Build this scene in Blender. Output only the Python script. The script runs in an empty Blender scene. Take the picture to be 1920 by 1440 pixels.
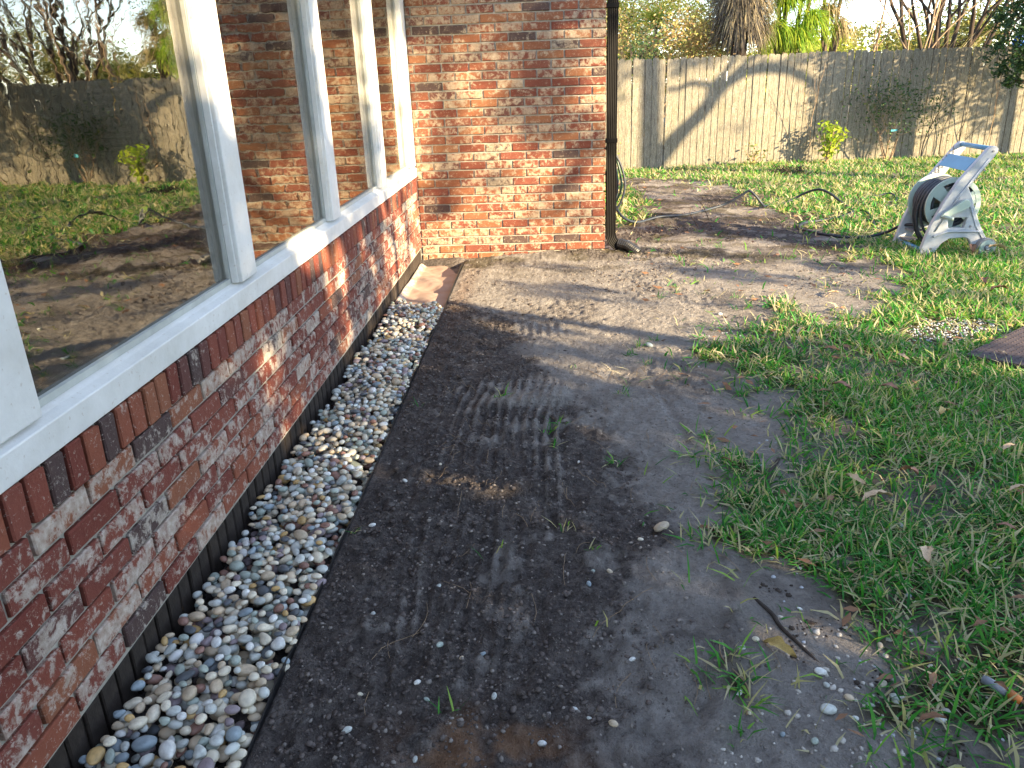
import bpy, math, random
import numpy as np
from mathutils import Vector, Matrix
random.seed(7); RNG = np.random.default_rng(11)
SC = bpy.context.scene; COL = SC.collection

# ------------------------------------------------------------------ camera, sky, sun, exposure
cam_d = bpy.data.cameras.new('camera'); cam = bpy.data.objects.new('camera', cam_d); COL.objects.link(cam)
Rv = (0.99868032, 0.03769402, -0.0348825); Uv = (0.01892492, 0.36131342, 0.93225236); Fv = (-0.04774386, 0.93168223, -0.36012325)
CAM = (1.0020, -6.2395, 1.3254)
cam.matrix_world = Matrix(((Rv[0], Uv[0], -Fv[0], CAM[0]), (Rv[1], Uv[1], -Fv[1], CAM[1]), (Rv[2], Uv[2], -Fv[2], CAM[2]), (0, 0, 0, 1)))
cam_d.sensor_width = 36; cam_d.lens = 27.588; cam_d.clip_end = 500; cam_d.clip_start = 0.05
SC.camera = cam
SUN_A, SUN_E = math.radians(56), math.radians(18)
world = bpy.data.worlds.new("World"); SC.world = world; world.use_nodes = True
wn = world.node_tree; wn.nodes.clear()
sky = wn.nodes.new('ShaderNodeTexSky'); sky.sky_type = 'NISHITA'; sky.sun_disc = False
sky.sun_elevation = SUN_E; sky.sun_rotation = math.pi - SUN_A; sky.air_density = 1.0; sky.dust_density = 0.0; sky.altitude = 2200; sky.ozone_density = 1.0
bg = wn.nodes.new('ShaderNodeBackground'); bg.inputs[1].default_value = 0.148
wo = wn.nodes.new('ShaderNodeOutputWorld'); hs = wn.nodes.new('ShaderNodeHueSaturation'); hs.inputs['Saturation'].default_value = .70; wn.links.new(sky.outputs[0], hs.inputs['Color']); wn.links.new(hs.outputs[0], bg.inputs[0]); wn.links.new(bg.outputs[0], wo.inputs[0])
SUNV = Vector((math.sin(SUN_A)*math.cos(SUN_E), -math.cos(SUN_A)*math.cos(SUN_E), math.sin(SUN_E)))
sl = bpy.data.lights.new('sun', 'SUN'); sl.energy = 5.0; sl.angle = math.radians(0.53); sl.color = (1.0, 0.78, 0.47)
so = bpy.data.objects.new('sun', sl); COL.objects.link(so); so.rotation_euler = SUNV.to_track_quat('Z', 'Y').to_euler(); so.location = (12, -6, 9)
SC.view_settings.view_transform = 'Standard'; SC.view_settings.look = 'None'; SC.view_settings.gamma = 1.0
SC.view_settings.use_curve_mapping = False; SC.view_settings.exposure = 2.38

# ------------------------------------------------------------------ numbers
def hash2(i, j, s):
    h = (i.astype(np.int64)*374761393 + j.astype(np.int64)*668265263 + s*974711) & 0xffffffff
    h = ((h ^ (h >> 13))*1274126177) & 0xffffffff
    return ((h ^ (h >> 16)) & 0xffff)/65535.0
def vnoise(x, y, s=0):
    i = np.floor(x); j = np.floor(y); fx = x-i; fy = y-j
    fx = fx*fx*(3-2*fx); fy = fy*fy*(3-2*fy)
    a = hash2(i, j, s); b = hash2(i+1, j, s); c = hash2(i, j+1, s); d = hash2(i+1, j+1, s)
    return (a*(1-fx)+b*fx)*(1-fy)+(c*(1-fx)+d*fx)*fy
def fbm(x, y, s=0, o=4):
    t = 0; a = .5
    for k in range(o): t = t+a*vnoise(x*2**k, y*2**k, s+k); a *= .5
    return t/(1-.5**o)
def sstep(a, b, x):
    t = np.clip((x-a)/(b-a), 0, 1); return t*t*(3-2*t)
def poly_sd(px, py, poly):
    d = np.full(px.shape, 1e9); ins = np.zeros(px.shape, bool); n = len(poly)
    for i in range(n):
        x0, y0 = poly[i]; x1, y1 = poly[(i+1) % n]; ex, ey = x1-x0, y1-y0
        t = np.clip(((px-x0)*ex+(py-y0)*ey)/(ex*ex+ey*ey+1e-12), 0, 1)
        d = np.minimum(d, np.hypot(px-x0-t*ex, py-y0-t*ey))
        c = ((y0 > py) != (y1 > py)) & (px < (x1-x0)*(py-y0)/((y1-y0)+1e-12)+x0); ins ^= c
    return np.where(ins, d, -d)

# ------------------------------------------------------------------ mesh helpers
class MB:
    def __init__(s): s.V = []; s.F = []; s.n = 0; s.m = []
    def add(s, V, F, mi=0):
        V = [tuple(v) for v in V]; s.V += V; s.F += [tuple(i+s.n for i in f) for f in F]; s.m += [mi]*len(F); s.n += len(V); return s
    def build(s, name, mat, parent=None, smooth=False, bevel=0):
        me = bpy.data.meshes.new(name); me.from_pydata(s.V, [], s.F); me.validate()
        mats = mat if isinstance(mat, (list, tuple)) else [mat]
        for m in mats: me.materials.append(m)
        if len(mats) > 1: me.polygons.foreach_set('material_index', s.m[:len(me.polygons)])
        if smooth: me.polygons.foreach_set('use_smooth', [True]*len(me.polygons))
        o = bpy.data.objects.new(name, me); COL.objects.link(o)
        if parent: o.parent = parent
        if bevel:
            b = o.modifiers.new('b', 'BEVEL'); b.width = bevel; b.segments = 2; b.limit_method = 'ANGLE'
        return o
def np_mesh(name, V, F, mat, parent=None, smooth=False, col=None):
    V = np.asarray(V, np.float32).reshape(-1, 3); F = np.asarray(F, np.int32)
    me = bpy.data.meshes.new(name); nf, k = F.shape
    me.vertices.add(len(V)); me.vertices.foreach_set('co', V.ravel())
    me.loops.add(nf*k); me.loops.foreach_set('vertex_index', F.ravel())
    me.polygons.add(nf); me.polygons.foreach_set('loop_start', np.arange(nf, dtype=np.int32)*k); me.polygons.foreach_set('loop_total', np.full(nf, k, np.int32))
    if smooth: me.polygons.foreach_set('use_smooth', np.ones(nf, bool))
    me.update(calc_edges=True)
    if col is not None:
        c = np.ones((len(V), 4), np.float32); c[:, :col.shape[1]] = col
        a = me.color_attributes.new('col', 'FLOAT_COLOR', 'POINT'); a.data.foreach_set('color', c.ravel())
    me.materials.append(mat); o = bpy.data.objects.new(name, me); COL.objects.link(o)
    if parent: o.parent = parent
    return o
def box(x0, x1, y0, y1, z0, z1):
    V = [(x0,y0,z0),(x1,y0,z0),(x1,y1,z0),(x0,y1,z0),(x0,y0,z1),(x1,y0,z1),(x1,y1,z1),(x0,y1,z1)]
    return V, [(0,3,2,1),(4,5,6,7),(0,1,5,4),(1,2,6,5),(2,3,7,6),(3,0,4,7)]
def smooth_path(pts, sub=6):
    P = [Vector(p) for p in pts]; out = []
    for i in range(len(P)-1):
        p0 = P[max(i-1, 0)]; p1 = P[i]; p2 = P[i+1]; p3 = P[min(i+2, len(P)-1)]
        for k in range(sub):
            t = k/sub
            out.append(.5*((2*p1)+(-p0+p2)*t+(2*p0-5*p1+4*p2-p3)*t*t+(-p0+3*p1-3*p2+p3)*t**3))
    out.append(P[-1]); return out
def tube(path, r, n=8, cap=True):
    P = [Vector(p) for p in path]; rs = r if isinstance(r, (list, tuple)) else [r]*len(P)
    V = []; F = []; up = None
    for i, p in enumerate(P):
        t = (P[min(i+1, len(P)-1)]-P[max(i-1, 0)])
        t = t.normalized() if t.length > 1e-9 else Vector((0, 0, 1))
        if up is None:
            up = t.orthogonal().normalized()
        up = (up-t*up.dot(t)); up = up.normalized() if up.length > 1e-6 else t.orthogonal().normalized()
        s = t.cross(up)
        for k in range(n):
            a = 2*math.pi*k/n; V.append(p+(up*math.cos(a)+s*math.sin(a))*rs[i])
    for i in range(len(P)-1):
        for k in range(n):
            a = i*n+k; b = i*n+(k+1) % n; F.append((a, b, b+n, a+n))
    if cap: F.append(tuple(range(n-1, -1, -1))); F.append(tuple((len(P)-1)*n+k for k in range(n)))
    return V, F
def prism(pts, y0, y1):      # polygon in xz extruded along y
    n = len(pts); V = [(x, y0, z) for x, z in pts]+[(x, y1, z) for x, z in pts]
    F = [tuple(range(n)), tuple(range(2*n-1, n-1, -1))]+[(i, i+n, (i+1) % n+n, (i+1) % n) for i in range(n)]
    return V, F
def ring(c, r0, r1, w, n=28, a0=0, a1=2*math.pi):   # flat annulus, axis y, thickness w
    V = []; F = []
    for i in range(n+1):
        a = a0+(a1-a0)*i/n; ca, sa = math.cos(a), math.sin(a)
        for r, y in ((r0, -w), (r1, -w), (r1, w), (r0, w)): V.append((c[0]+r*ca, c[1]+y, c[2]+r*sa))
    for i in range(n):
        for k in range(4): F.append((i*4+k, i*4+(k+1) % 4, i*4+4+(k+1) % 4, i*4+4+k))
    F += [(0, 3, 2, 1), (n*4, n*4+1, n*4+2, n*4+3)]
    return V, F
def ico(sub=1):
    import bmesh
    bm = bmesh.new(); bmesh.ops.create_icosphere(bm, subdivisions=sub, radius=1.0)
    V = np.array([v.co[:] for v in bm.verts]); F = np.array([[v.index for v in f.verts] for f in bm.faces]); bm.free(); return V, F
def empty(name, loc=(0, 0, 0)):
    o = bpy.data.objects.new(name, None); COL.objects.link(o); o.location = loc; o.empty_display_size = .1; return o
def tag(o, label=None, cat=None, group=None, kind=None):
    if label: o['label'] = label
    if cat: o['category'] = cat
    if group: o['group'] = group
    if kind: o['kind'] = kind
    return o
def inst(name, me, parent=None, loc=(0, 0, 0), rot=(0, 0, 0), sc=(1, 1, 1)):
    o = bpy.data.objects.new(name, me); COL.objects.link(o); o.location = loc; o.rotation_euler = rot; o.scale = sc
    if parent: o.parent = parent
    return o

# ------------------------------------------------------------------ materials
class N:
    def __init__(s, name):
        s.m = bpy.data.materials.new(name); s.m.use_nodes = True; s.t = s.m.node_tree; s.t.nodes.clear()
        s.out = s.t.nodes.new('ShaderNodeOutputMaterial')
        s.b = s.t.nodes.new('ShaderNodeBsdfPrincipled'); s.t.links.new(s.b.outputs[0], s.out.inputs[0])
    def n(s, typ, **kw):
        nd = s.t.nodes.new(typ)
        for k, v in kw.items(): setattr(nd, k, v)
        return nd
    def l(s, a, b): s.t.links.new(a, b)
    def set(s, **kw):
        for k, v in kw.items(): s.b.inputs[k.replace('_', ' ')].default_value = v
        return s
    def noise(s, scale, vec=None, detail=4, rough=.55, dist=0):
        nd = s.n('ShaderNodeTexNoise'); nd.inputs['Scale'].default_value = scale; nd.inputs['Detail'].default_value = detail
        nd.inputs['Roughness'].default_value = rough; nd.inputs['Distortion'].default_value = dist
        if vec is not None: s.l(vec, nd.inputs['Vector'])
        return nd.outputs['Fac']
    def ramp(s, fac, stops, interp='LINEAR'):
        nd = s.n('ShaderNodeValToRGB'); cr = nd.color_ramp; cr.interpolation = interp
        while len(cr.elements) < len(stops): cr.elements.new(.5)
        for e, (p, c) in zip(cr.elements, stops): e.position = p; e.color = (*c, 1) if len(c) == 3 else c
        s.l(fac, nd.inputs[0]); return nd.outputs[0]
    def mix(s, f, a, b, mode='MIX'):
        nd = s.n('ShaderNodeMix', data_type='RGBA', blend_type=mode)
        for sock, v in ((nd.inputs[0], f), (nd.inputs[6], a), (nd.inputs[7], b)):
            if isinstance(v, bpy.types.NodeSocket): s.l(v, sock)
            elif isinstance(v, tuple): sock.default_value = (*v, 1)
            else: sock.default_value = v
        return nd.outputs[2]
    def math(s, op, a, b=0., c=None):
        nd = s.n('ShaderNodeMath', operation=op)
        for i, v in enumerate((a, b) if c is None else (a, b, c)):
            if isinstance(v, bpy.types.NodeSocket): s.l(v, nd.inputs[i])
            else: nd.inputs[i].default_value = v
        return nd.outputs[0]
    def bump(s, h, strength=.3, dist=.01):
        nd = s.n('ShaderNodeBump'); nd.inputs['Strength'].default_value = strength; nd.inputs['Distance'].default_value = dist
        s.l(h, nd.inputs['Height']); s.l(nd.outputs[0], s.b.inputs['Normal']); return nd
    def objvec(s, rnd=True, scale=(1, 1, 1)):
        tc = s.n('ShaderNodeTexCoord'); mp = s.n('ShaderNodeMapping'); mp.inputs['Scale'].default_value = scale
        s.l(tc.outputs['Object'], mp.inputs[0])
        if rnd:
            oi = s.n('ShaderNodeObjectInfo'); m = s.math('MULTIPLY', oi.outputs['Random'], 57.0)
            cx = s.n('ShaderNodeCombineXYZ'); s.l(m, cx.inputs[0]); s.l(m, cx.inputs[1]); s.l(m, cx.inputs[2]); s.l(cx.outputs[0], mp.inputs['Location'])
        return mp.outputs[0]
    def rand(s): return s.n('ShaderNodeObjectInfo').outputs['Random']
    def col(s, c): s.l(c, s.b.inputs['Base Color'])

def mat_brick(name, white=.5, stops=None, wc=((.32, .26, .205), (.58, .52, .45))):
    m = N(name); v = m.objvec(); r = m.rand()
    base = m.ramp(r, stops or [(0, (.17, .042, .028)), (.2, (.22, .060, .038)), (.38, (.26, .080, .044)), (.52, (.19, .052, .036)), (.64, (.27, .10, .052)), (.74, (.22, .064, .042)), (.86, (.12, .048, .040)), (.93, (.075, .052, .048)), (1, (.24, .076, .046))], 'CONSTANT')
    f = m.noise(26, v, 5, .65); base = m.mix(m.math('MULTIPLY', f, .9), base, m.mix(.5, base, (.07, .025, .02)))
    big = m.noise(24, v, 7, .74, .35); rr = m.math('FRACT', m.math('MULTIPLY', r, 7.31))
    wm = m.ramp(m.math('ADD', big, m.math('MULTIPLY', m.math('SUBTRACT', rr, .5), .16)), [(.66-white*.3, (0, 0, 0)), (.73-white*.3, (.75,)*3), (.85-white*.2, (1,)*3)])
    tintn = m.noise(60, v, 3)
    wcol = m.ramp(tintn, [(.3, wc[0]), (.7, wc[1])])
    c = m.mix(m.math('MULTIPLY', wm, .88), base, wcol)
    st = m.ramp(m.noise(90, v, 3, .7, .8), [(.60, (0,)*3), (.68, (.6,)*3)]); c = m.mix(st, c, wcol)
    m.col(c); m.set(Roughness=.85); m.b.inputs['Specular IOR Level'].default_value = .25
    h = m.math('ADD', m.noise(70, v, 5, .7), m.math('MULTIPLY', big, 1.5)); m.bump(h, .7, .004); return m.m
M = {}
M['brick'] = mat_brick('antique_brick', .565)
M['brick_lit'] = mat_brick('antique_brick_lit', .56, [(0, (.16, .044, .026)), (.18, (.21, .070, .036)), (.36, (.24, .092, .044)), (.5, (.18, .054, .034)), (.64, (.25, .105, .048)), (.76, (.20, .066, .040)), (.88, (.12, .048, .038)), (.95, (.07, .050, .046)), (1, (.22, .078, .042))], ((.26, .20, .135), (.50, .42, .31)))  # same brick as the knee wall, golden sunlit tone put into its colours
M['sill_brick'] = mat_brick('sill_brick', .12)
def simple(name, c, rough=.7, metal=0, nscale=8, var=.25, bump=.15, spec=.4, bd=.003, vscale=(1, 1, 1), bs=60):
    m = N(name); v = m.objvec(False, vscale)
    dark = tuple(x*(1-var) for x in c); lt = tuple(min(1, x*(1+var)) for x in c)
    m.col(m.ramp(m.noise(nscale, v, 5, .6), [(.25, dark), (.75, lt)])); m.set(Roughness=rough, Metallic=metal)
    m.b.inputs['Specular IOR Level'].default_value = spec
    if bump: m.bump(m.noise(bs, v, 4, .6), bump, bd)
    return m.m
M['mortar'] = simple('mortar', (.31, .295, .255), .95, 0, 30, .3, .6, .1, .004, bs=160)
M['foundation'] = simple('foundation_coating', (.028, .021, .017), .7, 0, 14, .5, .6, .3, .004)
m = N('white_paint'); v = m.objvec(False); a = m.ramp(m.noise(5, v, 6, .65), [(.3, (.60, .59, .55)), (.6, (.74, .73, .70))])
sp = m.ramp(m.noise(75, v, 3, .5), [(.66, (0,)*3), (.72, (1,)*3)]); a = m.mix(m.math('MULTIPLY', sp, .45), a, (.42, .33, .25)); dz = m.ramp(m.noise(14, m.objvec(False, (1, .3, .3)), 6, .7), [(.52, (0,)*3), (.75, (.45,)*3)]); a = m.mix(dz, a, (.50, .47, .41)); m.col(a); m.set(Roughness=.45)
m.bump(m.noise(45, m.objvec(False, (1, 1, 1)), 5, .6), .35, .003); M['paint'] = m.m
M['trim'] = simple('glazing_stop', (.42, .43, .40), .4, 0, 12, .2, .1)
m = N('window_glass'); m.t.nodes.remove(m.b)
tr = m.n('ShaderNodeBsdfTransparent'); tr.inputs[0].default_value = (.85, .85, .82, 1)
gl = m.n('ShaderNodeBsdfGlossy'); gl.inputs[0].default_value = (.95, .93, .88, 1); gl.inputs['Roughness'].default_value = 0.0
gl.distribution = 'GGX'
fr = m.n('ShaderNodeFresnel'); fr.inputs[0].default_value = 1.55
fac = m.math('ADD', .17, m.math('MULTIPLY', fr.outputs[0], 1.0)); fac = m.math('MINIMUM', fac, .92)
mx = m.n('ShaderNodeMixShader'); m.l(fac, mx.inputs[0]); m.l(tr.outputs[0], mx.inputs[1]); m.l(gl.outputs[0], mx.inputs[2]); m.l(mx.outputs[0], m.out.inputs[0])
tc = m.objvec(False, (1, 1, 2.5)); bp = m.n('ShaderNodeBump'); bp.inputs['Strength'].default_value = .055; bp.inputs['Distance'].default_value = .004
m.l(m.noise(9, tc, 2, .5), bp.inputs['Height']); m.l(bp.outputs[0], gl.inputs['Normal']); M['glass'] = m.m
M['dark_metal'] = simple('downspout_paint', (.0045, .004, .004), .6, .0, 20, .3, .1, .12)
M['black_plastic'] = simple('black_plastic', (.012, .012, .013), .4, 0, 30, .3, .1, .5)
M['hose_dark'] = simple('dark_hose', (.010, .017, .030), .55, 0, 30, .3, .1, .5)
M['hose_green'] = simple('green_hose', (.008, .05, .03), .4, 0, 30, .3, .1, .5)
M['hose_grey'] = simple('grey_hose', (.045, .052, .068), .5, 0, 30, .3, .1, .5)
M['reel_white'] = simple('reel_plastic', (.37, .40, .45), .5, 0, 9, .22, .1, .4)
M['reel_green'] = simple('reel_drum_plastic', (.34, .43, .40), .5, 0, 9, .12, .1, .4)
M['reel_blue'] = simple('reel_blue_plastic', (.10, .26, .42), .45, 0, 9, .15, .1, .4)
M['reel_grey'] = simple('reel_inner_plastic', (.20, .20, .21), .6, 0, 9, .15, .1, .4)
m = N('geotextile'); v = m.objvec(False); a = m.ramp(m.noise(7, v, 5, .6), [(.35, (.40, .345, .30)), (.62, (.50, .45, .40))])
tc = m.n('ShaderNodeTexCoord'); sx = m.n('ShaderNodeSeparateXYZ'); m.l(tc.outputs['Object'], sx.inputs[0])
e = m.math('ADD', m.math('MULTIPLY', sx.outputs[0], 4.), m.math('MULTIPLY', m.noise(11, v, 5, .7), 1.3)); dm = m.ramp(e, [(.62, (0,)*3), (.8, (.8,)*3)])
m.col(m.mix(m.math('MULTIPLY', dm, .75), a, (.20, .09, .05))); m.set(Roughness=.95); m.bump(m.noise(260, v, 2), .3, .001); M['fabric'] = m.m

# soil: colour attribute r = pale sand and paled rake crests, g = rusty sand, b = thatch under the lawn
m = N('soil'); at = m.n('ShaderNodeVertexColor', layer_name='col'); sp = m.n('ShaderNodeSeparateColor'); m.l(at.outputs[0], sp.inputs[0]); v = m.objvec(False)
n1 = m.noise(9, v, 6, .68); n2 = m.noise(60, v, 4, .7); n3 = m.noise(220, v, 3, .7)
dk = m.ramp(n1, [(.3, (.078, .064, .059)), (.5, (.132, .111, .102)), (.72, (.24, .21, .192))]); dk = m.mix(m.ramp(n2, [(.36, (.85,)*3), (.6, (0,)*3)]), dk, (.042, .035, .034)); dk = m.mix(m.ramp(n3, [(.5, (0,)*3), (.66, (.5,)*3)]), dk, (.17, .15, .14))
sd = m.ramp(n1, [(.3, (.25, .225, .205)), (.6, (.36, .33, .305)), (.8, (.44, .41, .38))]); sd = m.mix(m.ramp(n2, [(.48, (0,)*3), (.72, (.7,)*3)]), sd, (.13, .11, .10))
k = m.math('ADD', sp.outputs[0], m.math('MULTIPLY', m.math('SUBTRACT', n2, .5), .6)); k = m.ramp(k, [(.32, (0,)*3), (.72, (1,)*3)])
c = m.mix(k, dk, sd); c = m.mix(sp.outputs[1], c, (.26, .14, .075)); c = m.mix(sp.outputs[2], c, m.ramp(n2, [(.35, (.030, .028, .016)), (.6, (.11, .09, .05))]))
c = m.mix(m.ramp(n3, [(.64, (0,)*3), (.69, (.55,)*3)]), c, (.34, .32, .29))
m.col(c); m.set(Roughness=.95); m.b.inputs['Specular IOR Level'].default_value = .15
m.bump(m.math('ADD', m.math('MULTIPLY', n2, 2.2), n3), 1.0, .016); M['soil'] = m.m
def mat_leaf(name, stops, trans=.35, rough=.55, var=.35):
    m = N(name); at = m.n('ShaderNodeVertexColor', layer_name='col'); sp = m.n('ShaderNodeSeparateColor'); m.l(at.outputs[0], sp.inputs[0])
    c = m.ramp(sp.outputs[0], stops); m.col(c); m.set(Roughness=rough); m.b.inputs['Specular IOR Level'].default_value = .3
    t = m.n('ShaderNodeBsdfTranslucent'); m.l(m.mix(1., c, (1.0, 1.05, .55), 'MULTIPLY'), t.inputs[0])
    mx = m.n('ShaderNodeMixShader'); mx.inputs[0].default_value = trans; m.l(m.b.outputs[0], mx.inputs[1]); m.l(t.outputs[0], mx.inputs[2]); m.l(mx.outputs[0], m.out.inputs[0])
    return m.m
M['grass'] = mat_leaf('grass_blades', [(0, (.02, .13, .022)), (.3, (.045, .24, .035)), (.55, (.10, .35, .045)), (.7, (.26, .42, .07)), (.78, (.44, .40, .22)), (1, (.60, .54, .36))], .45)
M['leaf_dark'] = mat_leaf('dark_evergreen_leaves', [(0, (.012, .035, .014)), (.6, (.028, .07, .024)), (.9, (.06, .11, .03)), (1, (.12, .13, .03))], .25)
M['leaf_yel'] = mat_leaf('yellow_green_leaves', [(0, (.16, .22, .03)), (.5, (.32, .37, .06)), (1, (.48, .45, .11))], .5)
M['leaf_bright'] = mat_leaf('bright_green_leaves', [(0, (.08, .20, .02)), (.5, (.22, .36, .04)), (1, (.42, .48, .05))], .5)
M['leaf_orange'] = mat_leaf('autumn_leaves', [(0, (.34, .20, .09)), (.4, (.52, .34, .17)), (.7, (.55, .46, .20)), (1, (.38, .44, .10))], .4)
M['leaf_olive'] = mat_leaf('olive_leaves', [(0, (.055, .09, .025)), (.5, (.15, .18, .05)), (1, (.34, .30, .11))], .4)
M['frond_dead'] = mat_leaf('dead_palm_fronds', [(0, (.03, .026, .026)), (.55, (.10, .085, .07)), (1, (.34, .28, .17))], .15)
M['reed'] = mat_leaf('dry_reeds', [(0, (.24, .19, .10)), (.6, (.38, .31, .17)), (1, (.46, .38, .22))], .3)
M['bark'] = simple('grey_bark', (.14, .105, .08), .9, 0, 10, .35, .6, .15, .01, (1, 1, .25), 30)
M['bark_dark'] = simple('dark_bark', (.06, .045, .035), .9, 0, 10, .35, .6, .15, .01, (1, 1, .25), 30)
M['stem_tan'] = simple('tan_stem', (.28, .20, .13), .8, 0, 30, .3, .2, .2)
m = N('weathered_fence_board'); v = m.objvec(True, (6, 1, .55)); v2 = m.objvec(True, (1, 1, 1))
g = m.noise(16, v, 6, .7, .4); g2 = m.noise(40, v, 5, .75); big = m.noise(2.2, v2, 4, .6)
c = m.ramp(g, [(.34, (.07, .062, .052)), (.48, (.225, .20, .152)), (.7, (.38, .335, .245))])
c = m.mix(m.ramp(m.rand(), [(0, (0,)*3), (1, (.42,)*3)]), c, (.15, .14, .115)); c = m.mix(m.ramp(big, [(.5, (0,)*3), (.75, (.5,)*3)]), c, (.13, .125, .07))
lich = m.ramp(g2, [(.52, (0,)*3), (.62, (.7,)*3)]); c = m.mix(lich, c, (.08, .072, .06)); lw = m.ramp(m.noise(60, m.objvec(True, (2, 1, .7)), 3, .6), [(.57, (0,)*3), (.66, (.7,)*3)]); c = m.mix(lw, c, (.36, .36, .32))
m.col(c); m.set(Roughness=.95); m.b.inputs['Specular IOR Level'].default_value = .1; m.bump(m.math('ADD', g, m.math('MULTIPLY', g2, .5)), .6, .006); M['picket'] = m.m
M['rail'] = simple('fence_rail', (.17, .15, .12), .95, 0, 12, .3, .4, .1)
M['stucco'] = simple('pale_siding', (.50, .47, .42), .9, 0, 4, .08, .2, .2)
M['roof'] = simple('shingle_roof', (.22, .16, .13), .95, 0, 14, .3, .5, .1)
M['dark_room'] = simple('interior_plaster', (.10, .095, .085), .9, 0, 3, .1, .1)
M['blind'] = simple('blind_slat', (.52, .52, .50), .6, 0, 3, .05, 0)
M['tarp'] = simple('blue_tarp', (.02, .12, .55), .5, 0, 6, .2, .3)
M['rubber'] = simple('rubber_paver', (.062, .048, .052), .8, 0, 30, .3, .5, .3, .004)
M['gravel'] = simple('pale_gravel', (.42, .44, .48), .85, 0, 30, .3, .3, .2)
M['clod'] = simple('soil_clods', (.11, .092, .084), .95, 0, 25, .4, .5, .1)
M['clod_sand'] = simple('sandy_clods', (.22, .195, .175), .95, 0, 25, .3, .5, .1)
M['twig'] = simple('twig_bark', (.05, .04, .035), .9, 0, 40, .3, .3, .1)
M['pipe'] = simple('grey_pipe', (.20, .22, .27), .4, 0, 20, .2, .1)
def mat_stone(name, c, var=.22, band=.3):
    m = N(name); v = m.objvec(True)
    a = m.ramp(m.noise(1.6, v, 4, .6), [(.3, tuple(x*(1-var) for x in c)), (.7, tuple(min(.9, x*(1+var)) for x in c))])
    hs = m.n('ShaderNodeHueSaturation'); m.l(a, hs.inputs['Color']); m.l(m.math('ADD', .82, m.math('MULTIPLY', m.rand(), .36)), hs.inputs['Value'])
    b = m.mix(m.ramp(m.noise(9, v, 4, .7), [(.55, (0,)*3), (.75, (band,)*3)]), hs.outputs[0], tuple(x*.55 for x in c))
    m.col(b); m.set(Roughness=.48); m.b.inputs['Specular IOR Level'].default_value = .45; m.bump(m.noise(14, v, 3), .12, .05); return m.m
PCOL = [('cream', (.60, .54, .42), 28), ('white', (.60, .60, .57), 9), ('tan', (.46, .37, .26), 17), ('pale grey', (.44, .46, .43), 20), ('blue grey', (.23, .28, .31), 8), ('dark slate', (.10, .11, .12), 5),
        ('purple grey', (.25, .20, .215), 7), ('reddish brown', (.24, .13, .10), 8), ('greenish grey', (.30, .345, .30), 12), ('ochre', (.44, .29, .12), 4)]
PM = [mat_stone('pebble_'+n.replace(' ', '_'), c) for n, c, w in PCOL]

# ------------------------------------------------------------------ ground
DIRT = [(-.1, 5.2), (-.1, -7.5), (1.75, -7.5), (1.75, -5.01), (1.77, -4.87), (1.79, -4.76), (1.64, -4.63), (1.53, -4.51), (1.63, -4.18), (1.52, -4.12), (1.59, -3.78), (1.55, -3.61), (1.81, -3.48), (1.84, -3.12), (1.86, -2.73), (1.82, -2.41), (1.95, -1.95), (2.37, -1.88), (2.51, -1.61), (2.88, -1.46), (3.25, -.94), (3.45, -.33), (3.35, -.07), (3.3, .6), (3.36, 1.4), (3.3, 2.0), (3.36, 2.9), (3.1, 4.3), (2.7, 4.75), (2.3, 5.0)]
PATCH = [(1.5, .9), (1.5, 4.9), (2.0, 4.6), (2.25, 3.0), (2.15, 1.9), (1.85, 1.2)]
def dirtness(x, y):      # 1 = bare dirt, 0 = lawn
    d = poly_sd(x, y, DIRT)+(fbm(x*2.2, y*2.2, 5)-.5)*.5+(vnoise(x*9, y*9, 8)-.5)*.12
    k = sstep(-.05, .07, d)
    p = poly_sd(x, y, PATCH)+(fbm(x*3, y*3, 15)-.5)*.5
    return k*(1-.85*sstep(-.05, .15, p))
def lawnness(x, y):
    d = poly_sd(x, y, DIRT)+(fbm(x*2.2, y*2.2, 5)-.5)*.5
    d = d+(fbm(x*5, y*5, 18, 3)-.5)*.85+(vnoise(x*14, y*14, 19)-.5)*.22
    g = 1-sstep(-.30, .13, d); p = poly_sd(x, y, PATCH)+(fbm(x*3, y*3, 15)-.5)*.5
    g = np.maximum(g, .8*sstep(-.05, .15, p)); far = sstep(-1.6, -.2, y)*(1-sstep(3.5, 5, y)); return g*(1-.55*sstep(.50, .66, fbm(x*2.6, y*2.6, 29)))
BX = np.array([-7.5, -4.95, -4.4, -4.15, -3.9, -3.45, -3.0, -2.5, -1.9, -1.4, -.6, 8]); BV = np.array([.98, .98, 1.12, 1.28, 1.12, 1.12, 1.0, .92, .7, .3, -.5, -1])
def sandness(x, y):
    b = np.interp(y, BX, BV); s = sstep(-.15, .28, x-b+(fbm(x*3, y*3, 31)-.5)*.55)
    s = s*(.55+.45*sstep(.35, .6, fbm(x*1.8, y*1.8, 40)))*(1-.75*sstep(-1.0, .2, y)*sstep(.38, .58, fbm(x*1.6, y*2.6, 41)))
    m = np.exp(-(((x-.87)/.2)**2+((y+3.03)/.1)**2)**2); return np.clip(s+m*.6, 0, 1)
def ridges(x, y, x0, x1, y0, y1, sp, amp, ang=0.):
    e = .05; m = sstep(x0-e, x0+e, x)*(1-sstep(x1-e, x1+e, x))*sstep(y0-e*2, y0+e, y)*(1-sstep(y1-e*.4, y1+e*.4, y))
    u = x+ang*(y-y0)+(fbm(x*3, y*3, 77)-.5)*.03; return m*amp*np.sin(2*math.pi*u/sp)*(.5+vnoise(x*6, y*4, 3))
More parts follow.
